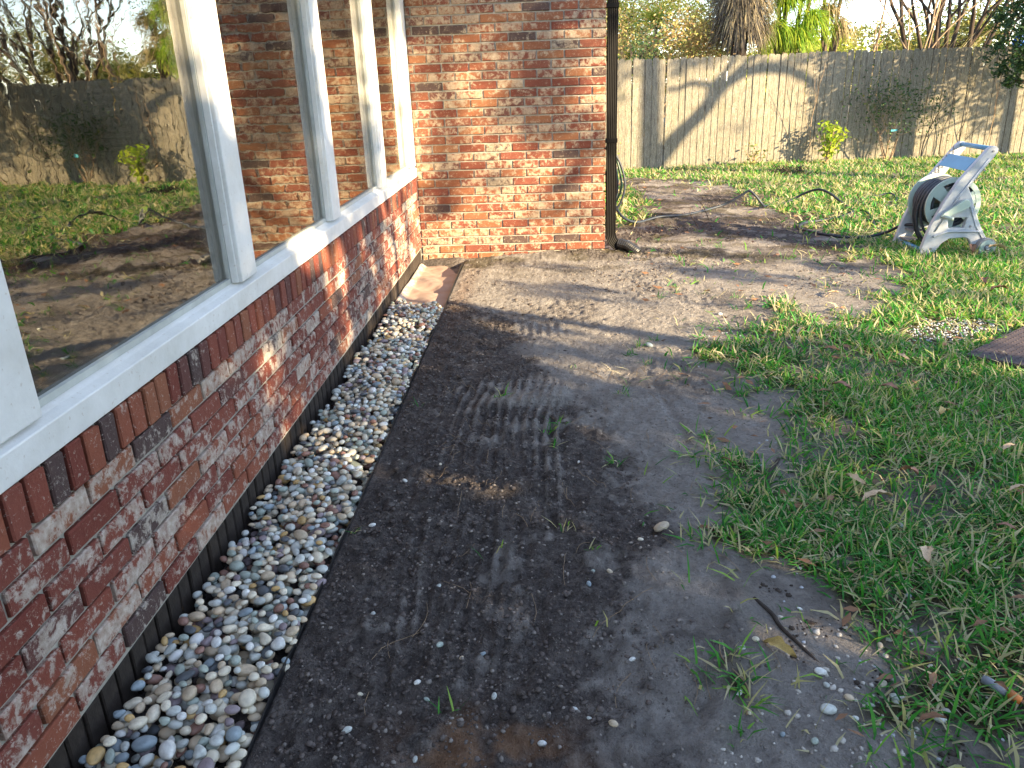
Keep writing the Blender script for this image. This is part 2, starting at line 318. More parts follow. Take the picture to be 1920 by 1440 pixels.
def height(x, y):
    k = dirtness(x, y); s = sandness(x, y)
    h = (fbm(x*1.1, y*1.1, 50)-.5)*.028*sstep(-.3, 1.2, x)+(fbm(x*4, y*4, 51)-.5)*.020*k
    cl = fbm(x*26, y*26, 52, 3)-.5; h = h+k*(cl*.036*(1-.7*s)+(.5-np.abs(vnoise(x*38, y*38, 57)-.5)*2)*.009*(1-.8*s)*sstep(.35, .6, fbm(x*4, y*4, 58))+(vnoise(x*70, y*70, 53)-.5)*.006)
    h = h+k*(sstep(.62, .78, vnoise(x*23, y*23, 60))*.006*(1-s))
    h = h+ridges(x, y, .70, 1.04, -3.80, -3.14, .040, .0048, .04)+ridges(x, y, .60, .92, -4.75, -3.95, .038, .0042, -.05)
    h = h+ridges(x, y, .50, .66, -3.3, -2.85, .036, .0036, .05)+ridges(x, y, .62, 1.14, -2.06, -1.85, .05, .0035)+ridges(x, y, .42, .60, -4.1, -3.6, .045, .0036, .05)
    m_ = sstep(.52, .60, x)*(1-sstep(1.02, 1.10, x))*(1-sstep(-2.9, -2.6, y)); u_ = x+.06*np.sin(y*1.3)+(fbm(x*2, y*1.2, 78)-.5)*.08; h = h+m_*.0055*np.sin(u_*2*math.pi/.043)*sstep(.35, .65, fbm(x*4, y*1.3, 79))
    edge = -3.16+.10*(x-.7)/.35; mm = sstep(.62, .72, x)*(1-sstep(1.03, 1.1, x)); h = h+mm*.032*sstep(-.012, .012, y-edge)*(1-sstep(.0, .28, y-edge))
    edge = -3.93+.12*(x-.6); mm = sstep(.50, .6, x)*(1-sstep(.98, 1.1, x)); h = h+mm*.026*sstep(-.015, .015, y-edge)*(1-sstep(.0, .2, y-edge))
    d = np.abs(x-(1.05+.10*np.sin(y*2.1))-.02); h = h-k*.012*np.exp(-(d/.015)**2)*sstep(-4.2, -4.0, y)*(1-sstep(-3.2, -3.0, y))
    d = np.abs(x-(1.33+.12*np.sin((y+5)*2.5)+.09*(y+5)+(fbm(y*5, y*0, 71)-.5)*.05)); h = h+.014*np.exp(-(d/.03)**2)*(1-sstep(-4.5, -4.2, y))
    d = np.abs(x-(1.50-.06*(y+3))); h = h-.012*np.exp(-(d/.022)**2)*sstep(-3.6, -3.4, y)*(1-sstep(-2.7, -2.6, y))
    h = h+.03*np.exp(-(((x-1.45)/.35)**2+((y+4.45)/.3)**2))+.05*np.exp(-(((x-1.2)/.5)**2+((y+.02)/.12)**2))
    h = h+.02*sstep(1.6, 1.9, x)*(1-sstep(2.6, 3.2, x))*k*sstep(-1.5, -.5, y)*vnoise(x*3, y*5, 90)*1.2
    t = (1-sstep(.335, .350, x))*sstep(-.62, -.5, y*0-.1)*(y < -.12)
    h = np.where((x < .345) & (y < -.1), -.047+.0*h, h*sstep(.34, .40, np.where(y < -.1, x, 1)))
    far = sstep(8, 22, np.hypot(x, y)); return h*(1-far)
def arr(a, b, st): return list(np.arange(a, b, st))
gx = np.array([-60, -40, -25, -15, -9, -5, -2, -.6]+[-.2, .0, .1, .2, .3, .338, .3448]+arr(.3455, 2.05, .0085)+arr(2.05, 3.6, .03)+arr(3.6, 10, .09)+[10.5, 12, 15, 20, 28, 40, 60])
gy = np.array([-60, -30, -15, -9, -7.5, -6.5, -6, -5.6]+arr(-5.35, -3.2, .0085)+arr(-3.2, -1.2, .0125)+arr(-1.2, 1.2, .025)+arr(1.2, 7, .06)+[7.5, 8.5, 10, 13, 18, 25, 40, 60, 90, 140])
X, Y = np.meshgrid(gx, gy); Z = height(X, Y); K = 1-sstep(.25, .8, lawnness(X, Y)); S = sandness(X, Y)
def rake(x, y):  # dry crests paled and grooves left dark: ridge shading carried by colour
    m = sstep(.52, .60, x)*(1-sstep(1.02, 1.10, x))*(1-sstep(-2.9, -2.6, y)); u = x+.06*np.sin(y*1.3)+(fbm(x*2, y*1.2, 78)-.5)*.08
    return m*(.5+.5*np.sin(u*2*math.pi/.043))*sstep(.35, .65, fbm(x*4, y*1.3, 79))
S = np.clip(S+.52*rake(X, Y)+.5*sstep(.56, .74, fbm(X*7, Y*7, 33))*sstep(.36, .5, X)*(1-S)+.30*sstep(.60, .8, fbm(X*30, Y*30, 34)), 0, 1)
rust = np.clip(np.exp(-(((X-.86)/.16)**2+((Y+5.0)/.14)**2))*1.1*sstep(.45, .7, fbm(X*14, Y*14, 95)), 0, .7)+.35*np.exp(-(((X-.43)/.07)**2+((Y+1.1)/.9)**2))
TH = np.maximum(1-K, .75*sstep(-.9, -.2, Y)*(1-sstep(5, 6, Y))*(X > .3)*sstep(.5, .66, fbm(X*4, Y*7, 36)))
colr = np.stack([S, np.clip(rust, 0, 1), TH], -1).reshape(-1, 3)
nx, ny = len(gx), len(gy); ii = (np.arange(ny-1)[:, None]*nx+np.arange(nx-1)[None]).ravel()
gr = np_mesh('ground', np.stack([X, Y, Z], -1).reshape(-1, 3), np.stack([ii, ii+1, ii+nx+1, ii+nx], -1), M['soil'], None, True, colr); tag(gr, kind='structure')
def gz(x, y): return float(height(np.array([float(x)]), np.array([float(y)]))[0])

# ------------------------------------------------------------------ brick meshes
def brick_mesh(name, L, H, D, mat, seed):
    import bmesh
    bm = bmesh.new(); bmesh.ops.create_cube(bm, size=1)
    for v in bm.verts: v.co = Vector((v.co.x*L, v.co.y*D, v.co.z*H))
    rs = random.Random(seed)
    bmesh.ops.bevel(bm, geom=bm.edges[:], offset=.0035, segments=1, affect='EDGES')
    for v in bm.verts: v.co += Vector((rs.uniform(-1, 1)*.0012, rs.uniform(-1, 1)*.0010, rs.uniform(-1, 1)*.0012))
    me = bpy.data.meshes.new(name); bm.to_mesh(me); bm.free(); me.materials.append(mat); return me
BC, BL, BH = .0643, .2032, .0545
_bc = {}
def get_brick(kind, L, H, D, mat):
    key = (kind, round(L, 3), random.randrange(3))
    if key not in _bc: _bc[key] = brick_mesh('brick', L, H, D, M[mat], hash(key[1:]) & 255)
    return _bc[key]
def jit(a): return random.uniform(-a, a)
def put(kind, mat, parent, L, H, D, loc, face, name='brick'):
    rot = (jit(.006), jit(.006), jit(.008)+(0 if face == 'y' else math.pi/2))
    return inst(name, get_brick(kind, L, H, D, mat), parent, loc, rot)
# wing wall facing the camera (y = 0)
W = 1.46
wing = tag(empty('brick_wall', (W/2, .1, 0)), 'end brick wall of the house wing, sunlit with tree shadows, beside the downspout', 'brick wall')
wi = Matrix.Translation(-wing.location)
MB().add(*box(-.12, W-.012, .010, 4.6, -.3, 2.16)).build('mortar', M['mortar'], wing).matrix_parent_inverse = wi
for k in range(-2, 33):
    z = .05+BC*k+BC/2; x1 = W; first = .0965 if k % 2 == 0 else .193
    w = first
    while x1 > .02:
        x0 = max(x1-w, .004)
        if x1-x0 > .02:
            o = put('w', 'brick_lit', wing, x1-x0, BH, .09, ((x0+x1)/2+jit(.001), .045+jit(.0015)-wing.location.y, z+jit(.001)), 'y'); o.location.x -= wing.location.x
        x1 = x0-.0102; w = .193
# side of the wing, seen only from other places: courses joined
mb = MB()
for k in range(-2, 33):
    z = .05+BC*k+BC/2; y = .105 if k % 2 else .205
    while y < 4.5: mb.add(*box(W-.05, W, y, y+.193, z-BH/2, z+BH/2)); y += BL
o = mb.build('brick_courses', M['brick_lit'], wing); o['kind'] = 'stuff'; o.matrix_parent_inverse = wi
# knee wall below the windows (x = 0)
knee = tag(empty('knee_wall', (-.05, -2.6, 0)), 'low red brick wall with upright sill bricks under the white window frame', 'brick wall')
ki = Matrix.Translation(-knee.location)
MB().add(*box(-.11, -.011, -9, -.001, .09, .654)).build('mortar', M['mortar'], knee).matrix_parent_inverse = ki
y = -.003; n = 0
while y > -5.17:
    o = put('r', 'sill_brick', knee, .0565, .100, .105, (-.0355+.004-.017+jit(.002)+.05, y-.0285+2.6, .602+jit(.0015)), 'x', 'sill_brick')
    o.rotation_euler.y = .03+jit(.01); y -= .067; n += 1
NEAR = -5.25
for k in range(7):
    z = .0966+BC*(6-k)+BC/2+.0035; y = -.004-(0 if k % 2 else .1016)
    if k % 2 == 0: put('k', 'brick', knee, .0914, BH, .09, (-.045+.05, -.05+2.6, z), 'x')
    while y > NEAR:
        put('k', 'brick', knee, .193, BH, .09, (-.045+.05+jit(.0025), y-.0965+2.6, z+jit(.0012)), 'x'); y -= BL
mb = MB()
for k in range(7):
    z = .0966+BC*(6-k)+BC/2; y = NEAR-.22-(0 if k % 2 else .1016)
    while y > -8.8: mb.add(*box(-.09, 0, y-.193, y, z-BH/2, z+BH/2)); y -= BL
y = -5.2
while y > -8.8: mb.add(*box(-.09, .01, y-.0565, y, .556, .652)); y -= .067
o = mb.build('brick_courses', M['brick'], knee); o['kind'] = 'stuff'; o.matrix_parent_inverse = ki
# dark coated footing row
foot = tag(empty('foundation_row', (-.05, -2.6, 0)), 'dark coated row of upright bricks at the foot of the low wall beside pebbles', 'foundation')
MB().add(*box(-.11, -.022, -9, -.003, -.15, .094)).build('mortar', M['foundation'], foot).matrix_parent_inverse = ki
y = -.006
while y > -5.25:
    put('f', 'foundation', foot, .058, .155, .09, (-.057+.05+jit(.003), y-.029+2.6, .013+jit(.003)), 'x'); y -= .067

# ------------------------------------------------------------------ windows
win = tag(empty('sunroom_window', (-.05, -2.6, .655)), 'long white painted window frame with mirror like panes on the low brick wall', 'window')
fi = Matrix.Translation(-win.location)
def wpart(name, mb, mat, bevel=0, parent=None):
    o = mb.build(name, mat, parent or win, bevel=bevel); o.matrix_parent_inverse = fi; return o
GXP = -.05
V, F = prism([(0.004, .657), (.006, .722), (-.02, .730), (GXP+.012, .738), (-.12, .738), (-.12, .657)], -8.9, -.003); wpart('window_sill', MB().add(V, F), M['paint'], .003)
wpart('window_head', MB().add(*box(-.12, .004, -8.9, -.003, 2.06, 2.18)), M['paint'], .003)
posts = [(-.165, -.004), (-1.325, -1.180), (-2.545, -2.400), (-3.745, -3.605), (-4.985, -4.850), (-6.2, -6.06), (-7.4, -7.26), (-8.9, -8.75)]
for a, b in posts:
    wpart('window_post', MB().add(*box(-.12, .001, a, b, .7385, 2.0595)), M['paint'], .004)
for i in range(len(posts)-1):
    a = posts[i+1][1]; b = posts[i][0]
    wpart('glass_pane', MB().add(*box(GXP-.003, GXP+.003, a-.008, b+.008, .7395, 2.055)), M['glass'])
    s = MB(); t = .016
    for xa, xb in ((GXP+.0035, GXP+.016), (GXP-.02, GXP-.0035)):
        s.add(*box(xa, xb, a+.0005, a+t, .7386, 2.0594)); s.add(*box(xa, xb, b-t, b-.0005, .7386, 2.0594)); s.add(*box(xa, xb, a+t, b-t, .7386, .7386+t)); s.add(*box(xa, xb, a+t, b-t, 2.0594-t, 2.0594))
    wpart('glazing_stop', s, M['trim'])
    s = MB(); xa, xb, t = GXP+.0165, -.012, .009
    s.add(*box(xa, xb, a+.0007, a+t, .7387, 2.0593)); s.add(*box(xa, xb, b-t, b-.0007, .7387, 2.0593)); wpart('casing_strip', s, M['paint'], .0015)
# sunroom shell: roof, soffit, floor, back wall
room = tag(empty('sunroom', (-2, -4, 0)), 'flat roofed sunroom body behind the windows, mostly out of sight', 'house'); ri = Matrix.Translation(-room.location)
def rpart(name, mb, mat): o = mb.build(name, mat, room); o.matrix_parent_inverse = ri; return o
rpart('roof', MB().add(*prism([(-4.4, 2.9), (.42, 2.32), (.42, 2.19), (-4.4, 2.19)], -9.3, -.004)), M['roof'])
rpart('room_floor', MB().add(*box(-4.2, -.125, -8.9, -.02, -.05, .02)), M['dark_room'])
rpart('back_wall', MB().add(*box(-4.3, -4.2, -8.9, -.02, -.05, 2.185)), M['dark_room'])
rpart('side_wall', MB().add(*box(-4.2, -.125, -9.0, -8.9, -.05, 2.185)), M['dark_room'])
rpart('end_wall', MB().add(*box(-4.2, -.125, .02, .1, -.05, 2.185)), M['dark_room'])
iw = tag(empty('interior_brick_wall', (-2, .0, 0)), 'waist high brick wall inside the sunroom, seen dimly through the nearest pane', 'brick wall')
MB().add(*box(-4.1, -.13, -.07, .018, .021, .50)).build('mortar', M['mortar'], iw).matrix_parent_inverse = Matrix.Translation(-iw.location)
for k in range(7):
    x = -.2-(k % 2)*.1
    while x > -4.0:
        put('i', 'brick', iw, .193, BH, .06, (x-.0965+2, -.05, .055+BC*k), 'y'); x -= BL
bl = tag(empty('window_blind', (-2.3, -.02, 1.2)), 'pale slatted blind inside the sunroom, seen through the nearest pane', 'blind')
for k in range(11):
    o = MB().add(*box(-.11, .11, -.012, .012, -.009, .009)).build('slat', M['blind'], bl) if k == 0 else inst('slat', o.data, bl)
    o.location = (.0, -.01, -.26+k*.048); o.rotation_euler = (.5, 0, 0)

# ------------------------------------------------------------------ downspout
ds = tag(empty('downspout', (1.51, .04, 0)), 'dark brown ribbed downspout at the right corner of the brick wall', 'downspout'); di = Matrix.Translation(-ds.location)
pts = []
x0, x1, y0, y1 = 1.470, 1.548, .002, .062
prof = []
nr = 5
for i in range(nr*2+1):
    t = i/(nr*2); prof.append((x0+.006+(x1-x0-.012)*t, y0+(.004 if i % 2 else 0)))
prof += [(x1, y0+.01), (x1, y1-.01), (x1-.008, y1), (x0+.008, y1), (x0, y1-.01), (x0, y0+.01)]
def sweep(prof, path):   # prof in local (u, w); path: list of (origin, udir, wdir)
    V = []; F = []; n = len(prof)
    for o, u, w in path:
        for a, b in prof: V.append(Vector(o)+Vector(u)*a+Vector(w)*b)
    for i in range(len(path)-1):
        for k in range(n): F.append((i*n+k, i*n+(k+1) % n, i*n+n+(k+1) % n, i*n+n+k))
    F.append(tuple(range(n-1, -1, -1))); F.append(tuple((len(path)-1)*n+k for k in range(n))); return V, F
cx, cy = (x0+x1)/2, (y0+y1)/2; pc = [(a-cx, b-cy) for a, b in prof]
V, F = sweep(pc, [((cx, cy, z), (1, 0, 0), (0, 1, 0)) for z in (.17, 1.0, 2.17)]); MB().add(V, F).build('pipe', M['dark_metal'], ds).matrix_parent_inverse = di
for z in (.86, 1.79):
    MB().add(*box(x0-.006, x1+.004, y0-.006, y1+.003, z, z+.032)).build('strap', M['dark_metal'], ds, bevel=.002).matrix_parent_inverse = di
path = []
for i in range(9):
    a = math.radians(i*8.5); rr = .11*(1+(.035 if i % 2 else -.02)); path.append(((cx+.12-.12*math.cos(a), cy-.0, .17-.12*math.sin(a)*.95), (math.cos(a), 0, math.sin(a)), (0, 1, 0)))
V, F = sweep([(a*1.04, b*1.04) for a, b in pc], path); MB().add(V, F).build('elbow', M['dark_metal'], ds).matrix_parent_inverse = di
P = smooth_path([(1.575, .03, .085), (1.63, .0, .075), (1.675, -.03, .05), (1.72, -.06, .018)], 8)
MB().add(*tube(P, [.042*(1+.09*(i % 2)) for i in range(len(P))], 14)).build('flexible_outlet', M['black_plastic'], ds).matrix_parent_inverse = di
MB().add(*box(1.60, 1.66, .005, .03, .10, .112)).build('clip', M['pipe'], ds, bevel=.003).matrix_parent_inverse = di

# ------------------------------------------------------------------ hoses
def hose(name, pts, r, mat, label, sub=8):
    P = smooth_path(pts, sub); o = MB().add(*tube(P, r, 8)).build(name, mat, None, True); return tag(o, label, 'hose')
def gp(x, y, h=.012): return (x, y, gz(x, y)+h)
hose('garden_hose', [(1.50, .9, .55), (1.56, .85, .40), (1.62, .95, .25), (1.72, 1.2, .10), gp(1.87, 1.35), gp(2.1, 1.55), gp(2.4, 1.7), gp(2.75, 1.95, .03), gp(2.9, 1.95, .1), (3.03, 1.93, .20), (3.06, 1.92, .205), (3.12, 1.9, .15), (3.2, 1.92, .06), gp(3.29, 2.15), gp(3.5, 2.3), gp(3.62, 2.4, .03), (3.74, 2.38, .10), (3.86, 2.3, .15), (3.95, 2.2, .12), gp(4.03, 2.1, .05), gp(4.06, 1.95), gp(4.0, 1.65), gp(3.8, 1.4), gp(3.56, 1.25), gp(3.38, 1.14), gp(3.27, .93), gp(3.3, .72), gp(3.42, .5), gp(3.6, .40), gp(3.78, .36, .05), (3.84, .18, .14), (3.9, .05, .16)], .0125, M['hose_dark'], 'dark hose trailing from the wall across dirt and lawn to the reel')
hose('spare_hose', [gp(3.86, .42), gp(3.9, .8), gp(4.1, 1.5), gp(4.25, 2.3), gp(4.55, 2.52, .03), gp(4.72, 2.55, .05), gp(4.68, 2.3), gp(4.45, 2.2), gp(4.2, 2.1)], .009, M['hose_dark'], 'thin dark hose loop lying in the lawn left of the reel')
hang = tag(empty('coiled_hose', (1.5, .5, .6)), 'green hose hanging in long loops just behind the downspout', 'hose')
for i, (w, z0) in enumerate(((.115, .30), (.09, .34), (.06, .27), (.045, .38))):
    P = smooth_path([(1.53+.01*i, .35+.03*i, .80), (1.53+w*.7, .34+.03*i, .66), (1.53+w, .33+.03*i, .5), (1.53+w*.7, .33+.03*i, z0+.06), (1.53+.02, .34+.03*i, z0), (1.52, .4+.03*i, z0+.06), (1.50, .4+.03*i, .6)], 6)
    o = MB().add(*tube(P, .009, 8)).build('loop', M['hose_green'] if i % 2 else M['hose_dark'], hang, True); o.matrix_parent_inverse = Matrix.Translation(-hang.location)
MB().add(*box(1.462, 1.55, .36, .46, .78, .80)).build('hook', M['dark_metal'], hang).matrix_parent_inverse = Matrix.Translation(-hang.location)

# ------------------------------------------------------------------ hose reel
RL = Vector((4.0, -.06, gz(4.0, -.1)-.012))
reel = tag(empty('hose_reel', RL), 'pale plastic hose reel cart with wound grey hose standing on the lawn', 'hose reel'); rli = Matrix.Translation((-RL.x, -RL.y, 0))
def rp(name, mb, mat, bevel=0, smooth=False, parent=None):
    o = mb.build(name, mat, parent or reel, smooth, bevel)
    if not parent: o.matrix_parent_inverse = rli
    return o
YN, YF = -.285, .165
pan = [(3.774, .0), (3.880, .0), (3.905, .055), (3.935, .10), (3.985, .132), (4.095, .139), (4.13, .12), (4.165, .045), (4.19, .02), (4.25, .09), (4.262, .12), (4.232, .16), (4.206, .2), (4.141, .33), (4.095, .44), (4.062, .5), (4.222, .735), (4.226, .765), (4.205, .785), (4.175, .785), (4.150, .765), (3.985, .55), (3.905, .40), (3.83, .22)]
hole = [(3.95, .285), (4.09, .285), (4.075, .21), (3.965, .21)]
def holed(outer, inner, ya, yb):
    # connect each panel with a window: split outline at two bridges
    import bmesh
    bm = bmesh.new()
    vo = [bm.verts.new((x, ya, z)) for x, z in outer]; vi = [bm.verts.new((x, ya, z)) for x, z in inner]
    es = [bm.edges.new((vo[i], vo[(i+1) % len(vo)])) for i in range(len(vo))]+[bm.edges.new((vi[i], vi[(i+1) % len(vi)])) for i in range(len(vi))]
    r = bmesh.ops.triangle_fill(bm, use_beauty=True, edges=es)
    bmesh.ops.recalc_face_normals(bm, faces=bm.faces)
    ext = bmesh.ops.extrude_face_region(bm, geom=bm.faces[:]); vs = [g for g in ext['geom'] if isinstance(g, bmesh.types.BMVert)]
    bmesh.ops.translate(bm, verts=vs, vec=(0, yb-ya, 0)); bmesh.ops.recalc_face_normals(bm, faces=bm.faces)
    bm.verts.index_update(); V = [v.co.copy() for v in bm.verts]; F = [[v.index for v in f.verts] for f in bm.faces]; bm.free(); return V, F
rp('side_frame', MB().add(*holed(pan, hole, YN-.02, YN+.02)), M['reel_white'], .006)
rp('side_frame', MB().add(*holed(pan, hole, YF-.02, YF+.02)), M['reel_white'], .006)
# raised shoulder ledge and rib on the near frame
mbb = MB()
for bx, bz in ((3.86, .06), (4.0, .43), (4.15, .62), (4.12, .22), (4.19, .75)): mbb.add(*tube([(bx, YN-.020, bz), (bx, YN-.026, bz)], .008, 8))
rp('bolt', mbb, M['reel_grey'])
rp('stiffening_rib', MB().add(*tube([(3.87, YN-.022, .19), (4.0, YN-.024, .44), (4.17, YN-.022, .70)], .006, 6)).add(*tube([(4.08, YN-.022, .40), (4.16, YN-.022, .22), (4.22, YN-.022, .13)], .005, 6)), M['reel_white'], 0, True)
rp('ledge', MB().add(*tube(smooth_path([(3.86, YN-.022, .15), (3.93, YN-.024, .175), (4.0, YN-.024, .185), (4.20, YN-.024, .18)], 5), .008, 6)), M['reel_white'], 0, True)
rp('handle_bar', MB().add(*tube([(4.19, YN, .765), (4.19, YF, .765)], .017, 12)), M['reel_blue'], 0, True)
rp('hose_tray', MB().add(*prism([(4.06, .61), (4.115, .695), (4.10, .70), (4.03, .615)], YN+.02, YF-.02)), M['reel_blue'], .004)
rp('foot_bar', MB().add(*tube([(3.83, YN, .03), (3.83, YF, .03)], .022, 10)), M['reel_blue'], 0, True)
for z, x in ((.13, 3.87), (.2, 3.90)): rp('cross_brace', MB().add(*box(x-.05, x+.05, .03, YF-.02, z-.07, z-.06)), M['reel_grey'])
mbb = MB()
for i in range(7):
    t = i/6; x = 4.0+.13*t-.005; z = .53+.20*t
    mbb.add(*tube([(x-.03, YF-.021, z-.03), (x+.035, YF-.021, z+.01)], .004, 5)); mbb.add(*tube([(x+.0, YF-.021, z+.03), (x+.01, YF-.021, z-.04)], .004, 5))
rp('rib', mbb, M['reel_grey'])
DC = (4.02, .362)
rp('axle', MB().add(*tube([(DC[0], YN-.035, DC[1]), (DC[0], YF+.03, DC[1])], .022, 12)), M['reel_green'], 0, True)
for yy in (YN+.085, YF-.07):
    fl = rp('drum_flange', MB().add(*ring((DC[0], yy, DC[1]), .165, .200, .007, 40)).add(*ring((DC[0], yy, DC[1]), .03, .095, .006, 30)), M['reel_green'], 0)
    mb = MB()
    for k in range(6):
        a = k*math.pi/3+.35; ca, sa = math.cos(a), math.sin(a); w = .020 if k % 2 else .040
        p = [(.08, -w), (.172, -w*1.2), (.172, w*1.2), (.08, w)]; mb.add(*prism([(DC[0]+u*ca-q*sa, DC[1]+u*sa+q*ca) for u, q in p], yy-.005, yy+.005))
    rp('spoke', mb, M['reel_green'])
mb = MB(); 
for layer, r in enumerate((.13, .15, .168)):
    npt = 420; P = []
    for i in range(npt):
        t = i/npt; a = t*2*math.pi*13; yy = (YN+.11)+(YF-YN-.2)*t; P.append((DC[0]+math.cos(a)*r*(1+.015*math.sin(a*.37)), yy, DC[1]+math.sin(a)*r*(1+.02*math.sin(a*.21+layer))))
    mb.add(*tube(P, .0095, 6))
rp('wound_hose', mb, M['hose_grey'], 0, True)
for i, (yy, dz, dx) in enumerate(((-.02, .17, -.02), (-.06, .12, -.05), (.01, .15, -.03), (-.11, .09, -.03))):
    P = [(DC[0]+dx*max(0, -math.sin(a))+math.cos(a)*.178, yy+.02*math.sin(a*2), DC[1]+math.sin(a)*.18-dz*max(0, -math.sin(a))**2+(.0)) for a in [k*2*math.pi/40 for k in range(41)]]
    rp('hose_loop', MB().add(*tube(P, .010, 7)), M['hose_grey'], 0, True)
cr = rp('crank', MB().add(*prism([(4.045+.035*math.cos(a), .385+.035*math.sin(a)) for a in [math.radians(k) for k in range(-70, 120, 20)]]+[(3.90, .325), (3.885, .30), (3.91, .285)], YN-.055, YN-.03)), M['reel_green'], .004)
rp('crank_handle', MB().add(*tube([(3.905, YN-.05, .30), (3.935, YN-.12, .295)], .013, 10)), M['reel_green'], 0, True, cr)
for yy, s in ((YN-.045, -1), (YF+.045, 1)):
    wh = rp('wheel', MB().add(*tube([(4.243, yy-.022, .066), (4.243, yy+.022, .066)], .070, 24)), M['reel_grey'], .004)
    rp('hub', MB().add(*tube([(4.243, yy-.045, .066), (4.243, yy+.03, .066)], .014, 12)), M['reel_white'], 0, False, wh)
    rp('wheel_disc', MB().add(*ring((4.243, yy-.024*1, .066), .026, .058, .004, 20)), M['reel_green'], 0, False, wh)

# ------------------------------------------------------------------ pebble bed, edging, fabric
P = [(.345+.004*math.sin(y*3), y) for y in np.arange(-8, -.13, .12)]
mb = MB(); V = []; F = []
for i, (x, y) in enumerate(P):
    h = max(gz(.42, y), 0)+.006+.003*math.sin(y*5)
    if y > -.45: h = .022
    for dx, z in ((-.0018, -.09), (.0018, -.09), (.0018, h), (-.0018, h)): V.append((x+dx, y, z))
    if i:
        for k in range(4): F.append(((i-1)*4+k, (i-1)*4+(k+1) % 4, i*4+(k+1) % 4, i*4+k))
tag(mb.add(V, F).build('landscape_edging', M['black_plastic']), 'thin black plastic edging between the pebbles and the dark soil', 'edging')
xs = np.linspace(.0, 1, 40); ys = np.linspace(-1.55, -.05, 90); XX, YY = np.meshgrid(xs, ys)
x0e = -.008+.015*np.clip(vnoise(YY*3, YY*0, 3)-.4, 0, 1); x1e = .335-.0*YY
xx = x0e+(x1e-x0e)*XX; x1n = np.where(YY > -.35, .30-.1*np.clip((YY+.35)/.3, 0, 1)*np.abs(np.sin(XX*5)), .335); xx = x0e+(x1n-x0e)*XX
yy = YY-.05*np.clip((YY+.3)/.25, 0, 1)*(.5+.5*np.sin(XX*7)+.8*XX)
zz = -.030+.032*(fbm(xx*5, yy*6+xx*6, 9, 3)-.5)+.014*(fbm(xx*3+yy*2, yy*7-xx*5, 27, 3)-.5)*2+.007*np.sin(yy*17+xx*14+5*vnoise(xx*5, yy*4, 8))*vnoise(xx*4, yy*4, 6)
zz = -.022+(zz+.022)*(.15+.85*sstep(.0, .12, xx)); zz = zz*sstep(-.05, -.16, yy)-.03*(1-sstep(-.05, -.16, yy)); zz += .02*sstep(.05, .0, xx)
ii = (np.arange(89)[:, None]*40+np.arange(39)[None]).ravel()
fb = np_mesh('landscape_fabric', np.stack([xx, yy, zz], -1).reshape(-1, 3), np.stack([ii, ii+1, ii+41, ii+40], -1), M['fabric'], None, True)
fb.modifiers.new('s', 'SOLIDIFY').thickness = .0015; tag(fb, 'beige crumpled landscape fabric in the corner between the brick walls', 'fabric')

def pebble_variants(sub, n, seed):
    V0, F0 = ico(sub); out = []; r = np.random.default_rng(seed)
    for k in range(n):
        a = r.normal(size=(3, 3))*.5; p = V0.copy()
        d = 1+.13*np.sin(p@a[0]*2+k)+.10*np.sin(p@a[1]*2.4+2*k)+.07*np.sin(p@a[2]*3)
        p = p*d[:, None]; out.append(p/np.abs(p).max(0))
    return out, F0
# drop pebbles into the trench one by one onto a height field
cell = .004; HX0, HY0 = -.02, -5.5; hf = np.full((1040, 96), -.045)
def drop(x, y, ra, rb, rc, ang):
    i0, i1 = int((y-ra-HY0)/cell), int((y+ra-HY0)/cell)+1; j0, j1 = int((x-ra-HX0)/cell), int((x+ra-HX0)/cell)+1
    i0, j0 = max(i0, 0), max(j0, 0); sub = hf[i0:i1, j0:j1]
    if sub.size == 0: return None
    cyy = HY0+(np.arange(i0, i0+sub.shape[0])+.5)*cell-y; cxx = HX0+(np.arange(j0, j0+sub.shape[1])+.5)*cell-x
    dx = cxx[None]*math.cos(ang)+cyy[:, None]*math.sin(ang); dy = -cxx[None]*math.sin(ang)+cyy[:, None]*math.cos(ang)
    q = 1-(dx/ra)**2-(dy/rb)**2; m = q > 0
    if not m.any(): return None
    s = np.sqrt(np.clip(q, 0, 1))*rc; z = (sub+s*.80)[m].max()
    if z > .045: return None
    sub[m] = np.maximum(sub, z+s)[m]; return z
peb = []
wts = np.array([w for _, _, w in PCOL], float); wts /= wts.sum()
for k in range(22000):
    y = RNG.uniform(-5.42, -1.36+.1*RNG.random()); near = y < -3
    r = RNG.choice([.0105, .013, .016, .0195], p=[.30, .33, .23, .14])*RNG.uniform(.9, 1.12)
    ra = r*RNG.uniform(1.05, 1.45); rb = r*RNG.uniform(.85, 1.0); rc = r*RNG.uniform(.55, .8)
    x = RNG.uniform(-.006+r*1.1, .346-r*.75)
    yl = -1.38-.35*max(0, x-.0)+.05*math.sin(x*30); 
    if y > yl: continue
    a = RNG.uniform(0, math.pi); z = drop(x, y, ra, rb, rc, a)
    top = .012+.010*min(1, max(0, (x-.02)/.1))*(1 if x < .3 else .5)
    if z is None or z+rc*.3 > top+.011+.024*fbm(np.array([x*9]), np.array([y*5]), 21)[0]:
        continue
    peb.append((x, y, z, ra, rb, rc, a, int(RNG.choice(len(PCOL), p=wts)), int(RNG.integers(10))))
for k in range(16000):
    y = RNG.uniform(-5.42, -1.42); r = RNG.uniform(.0085, .0125); x = RNG.uniform(-.006+r*1.1, .346-r*.7); ra, rb, rc = r*1.25, r*.95, r*.65; a = RNG.uniform(0, math.pi)
    iy, ix = int((y-HY0)/cell), int((x-HX0)/cell)
    if hf[iy, ix] > -.009: continue
    z = drop(x, y, ra, rb, rc, a)
    if z is not None and z < .01: peb.append((x, y, z, ra, rb, rc, a, int(RNG.choice(len(PCOL), p=wts)), int(RNG.integers(10))))
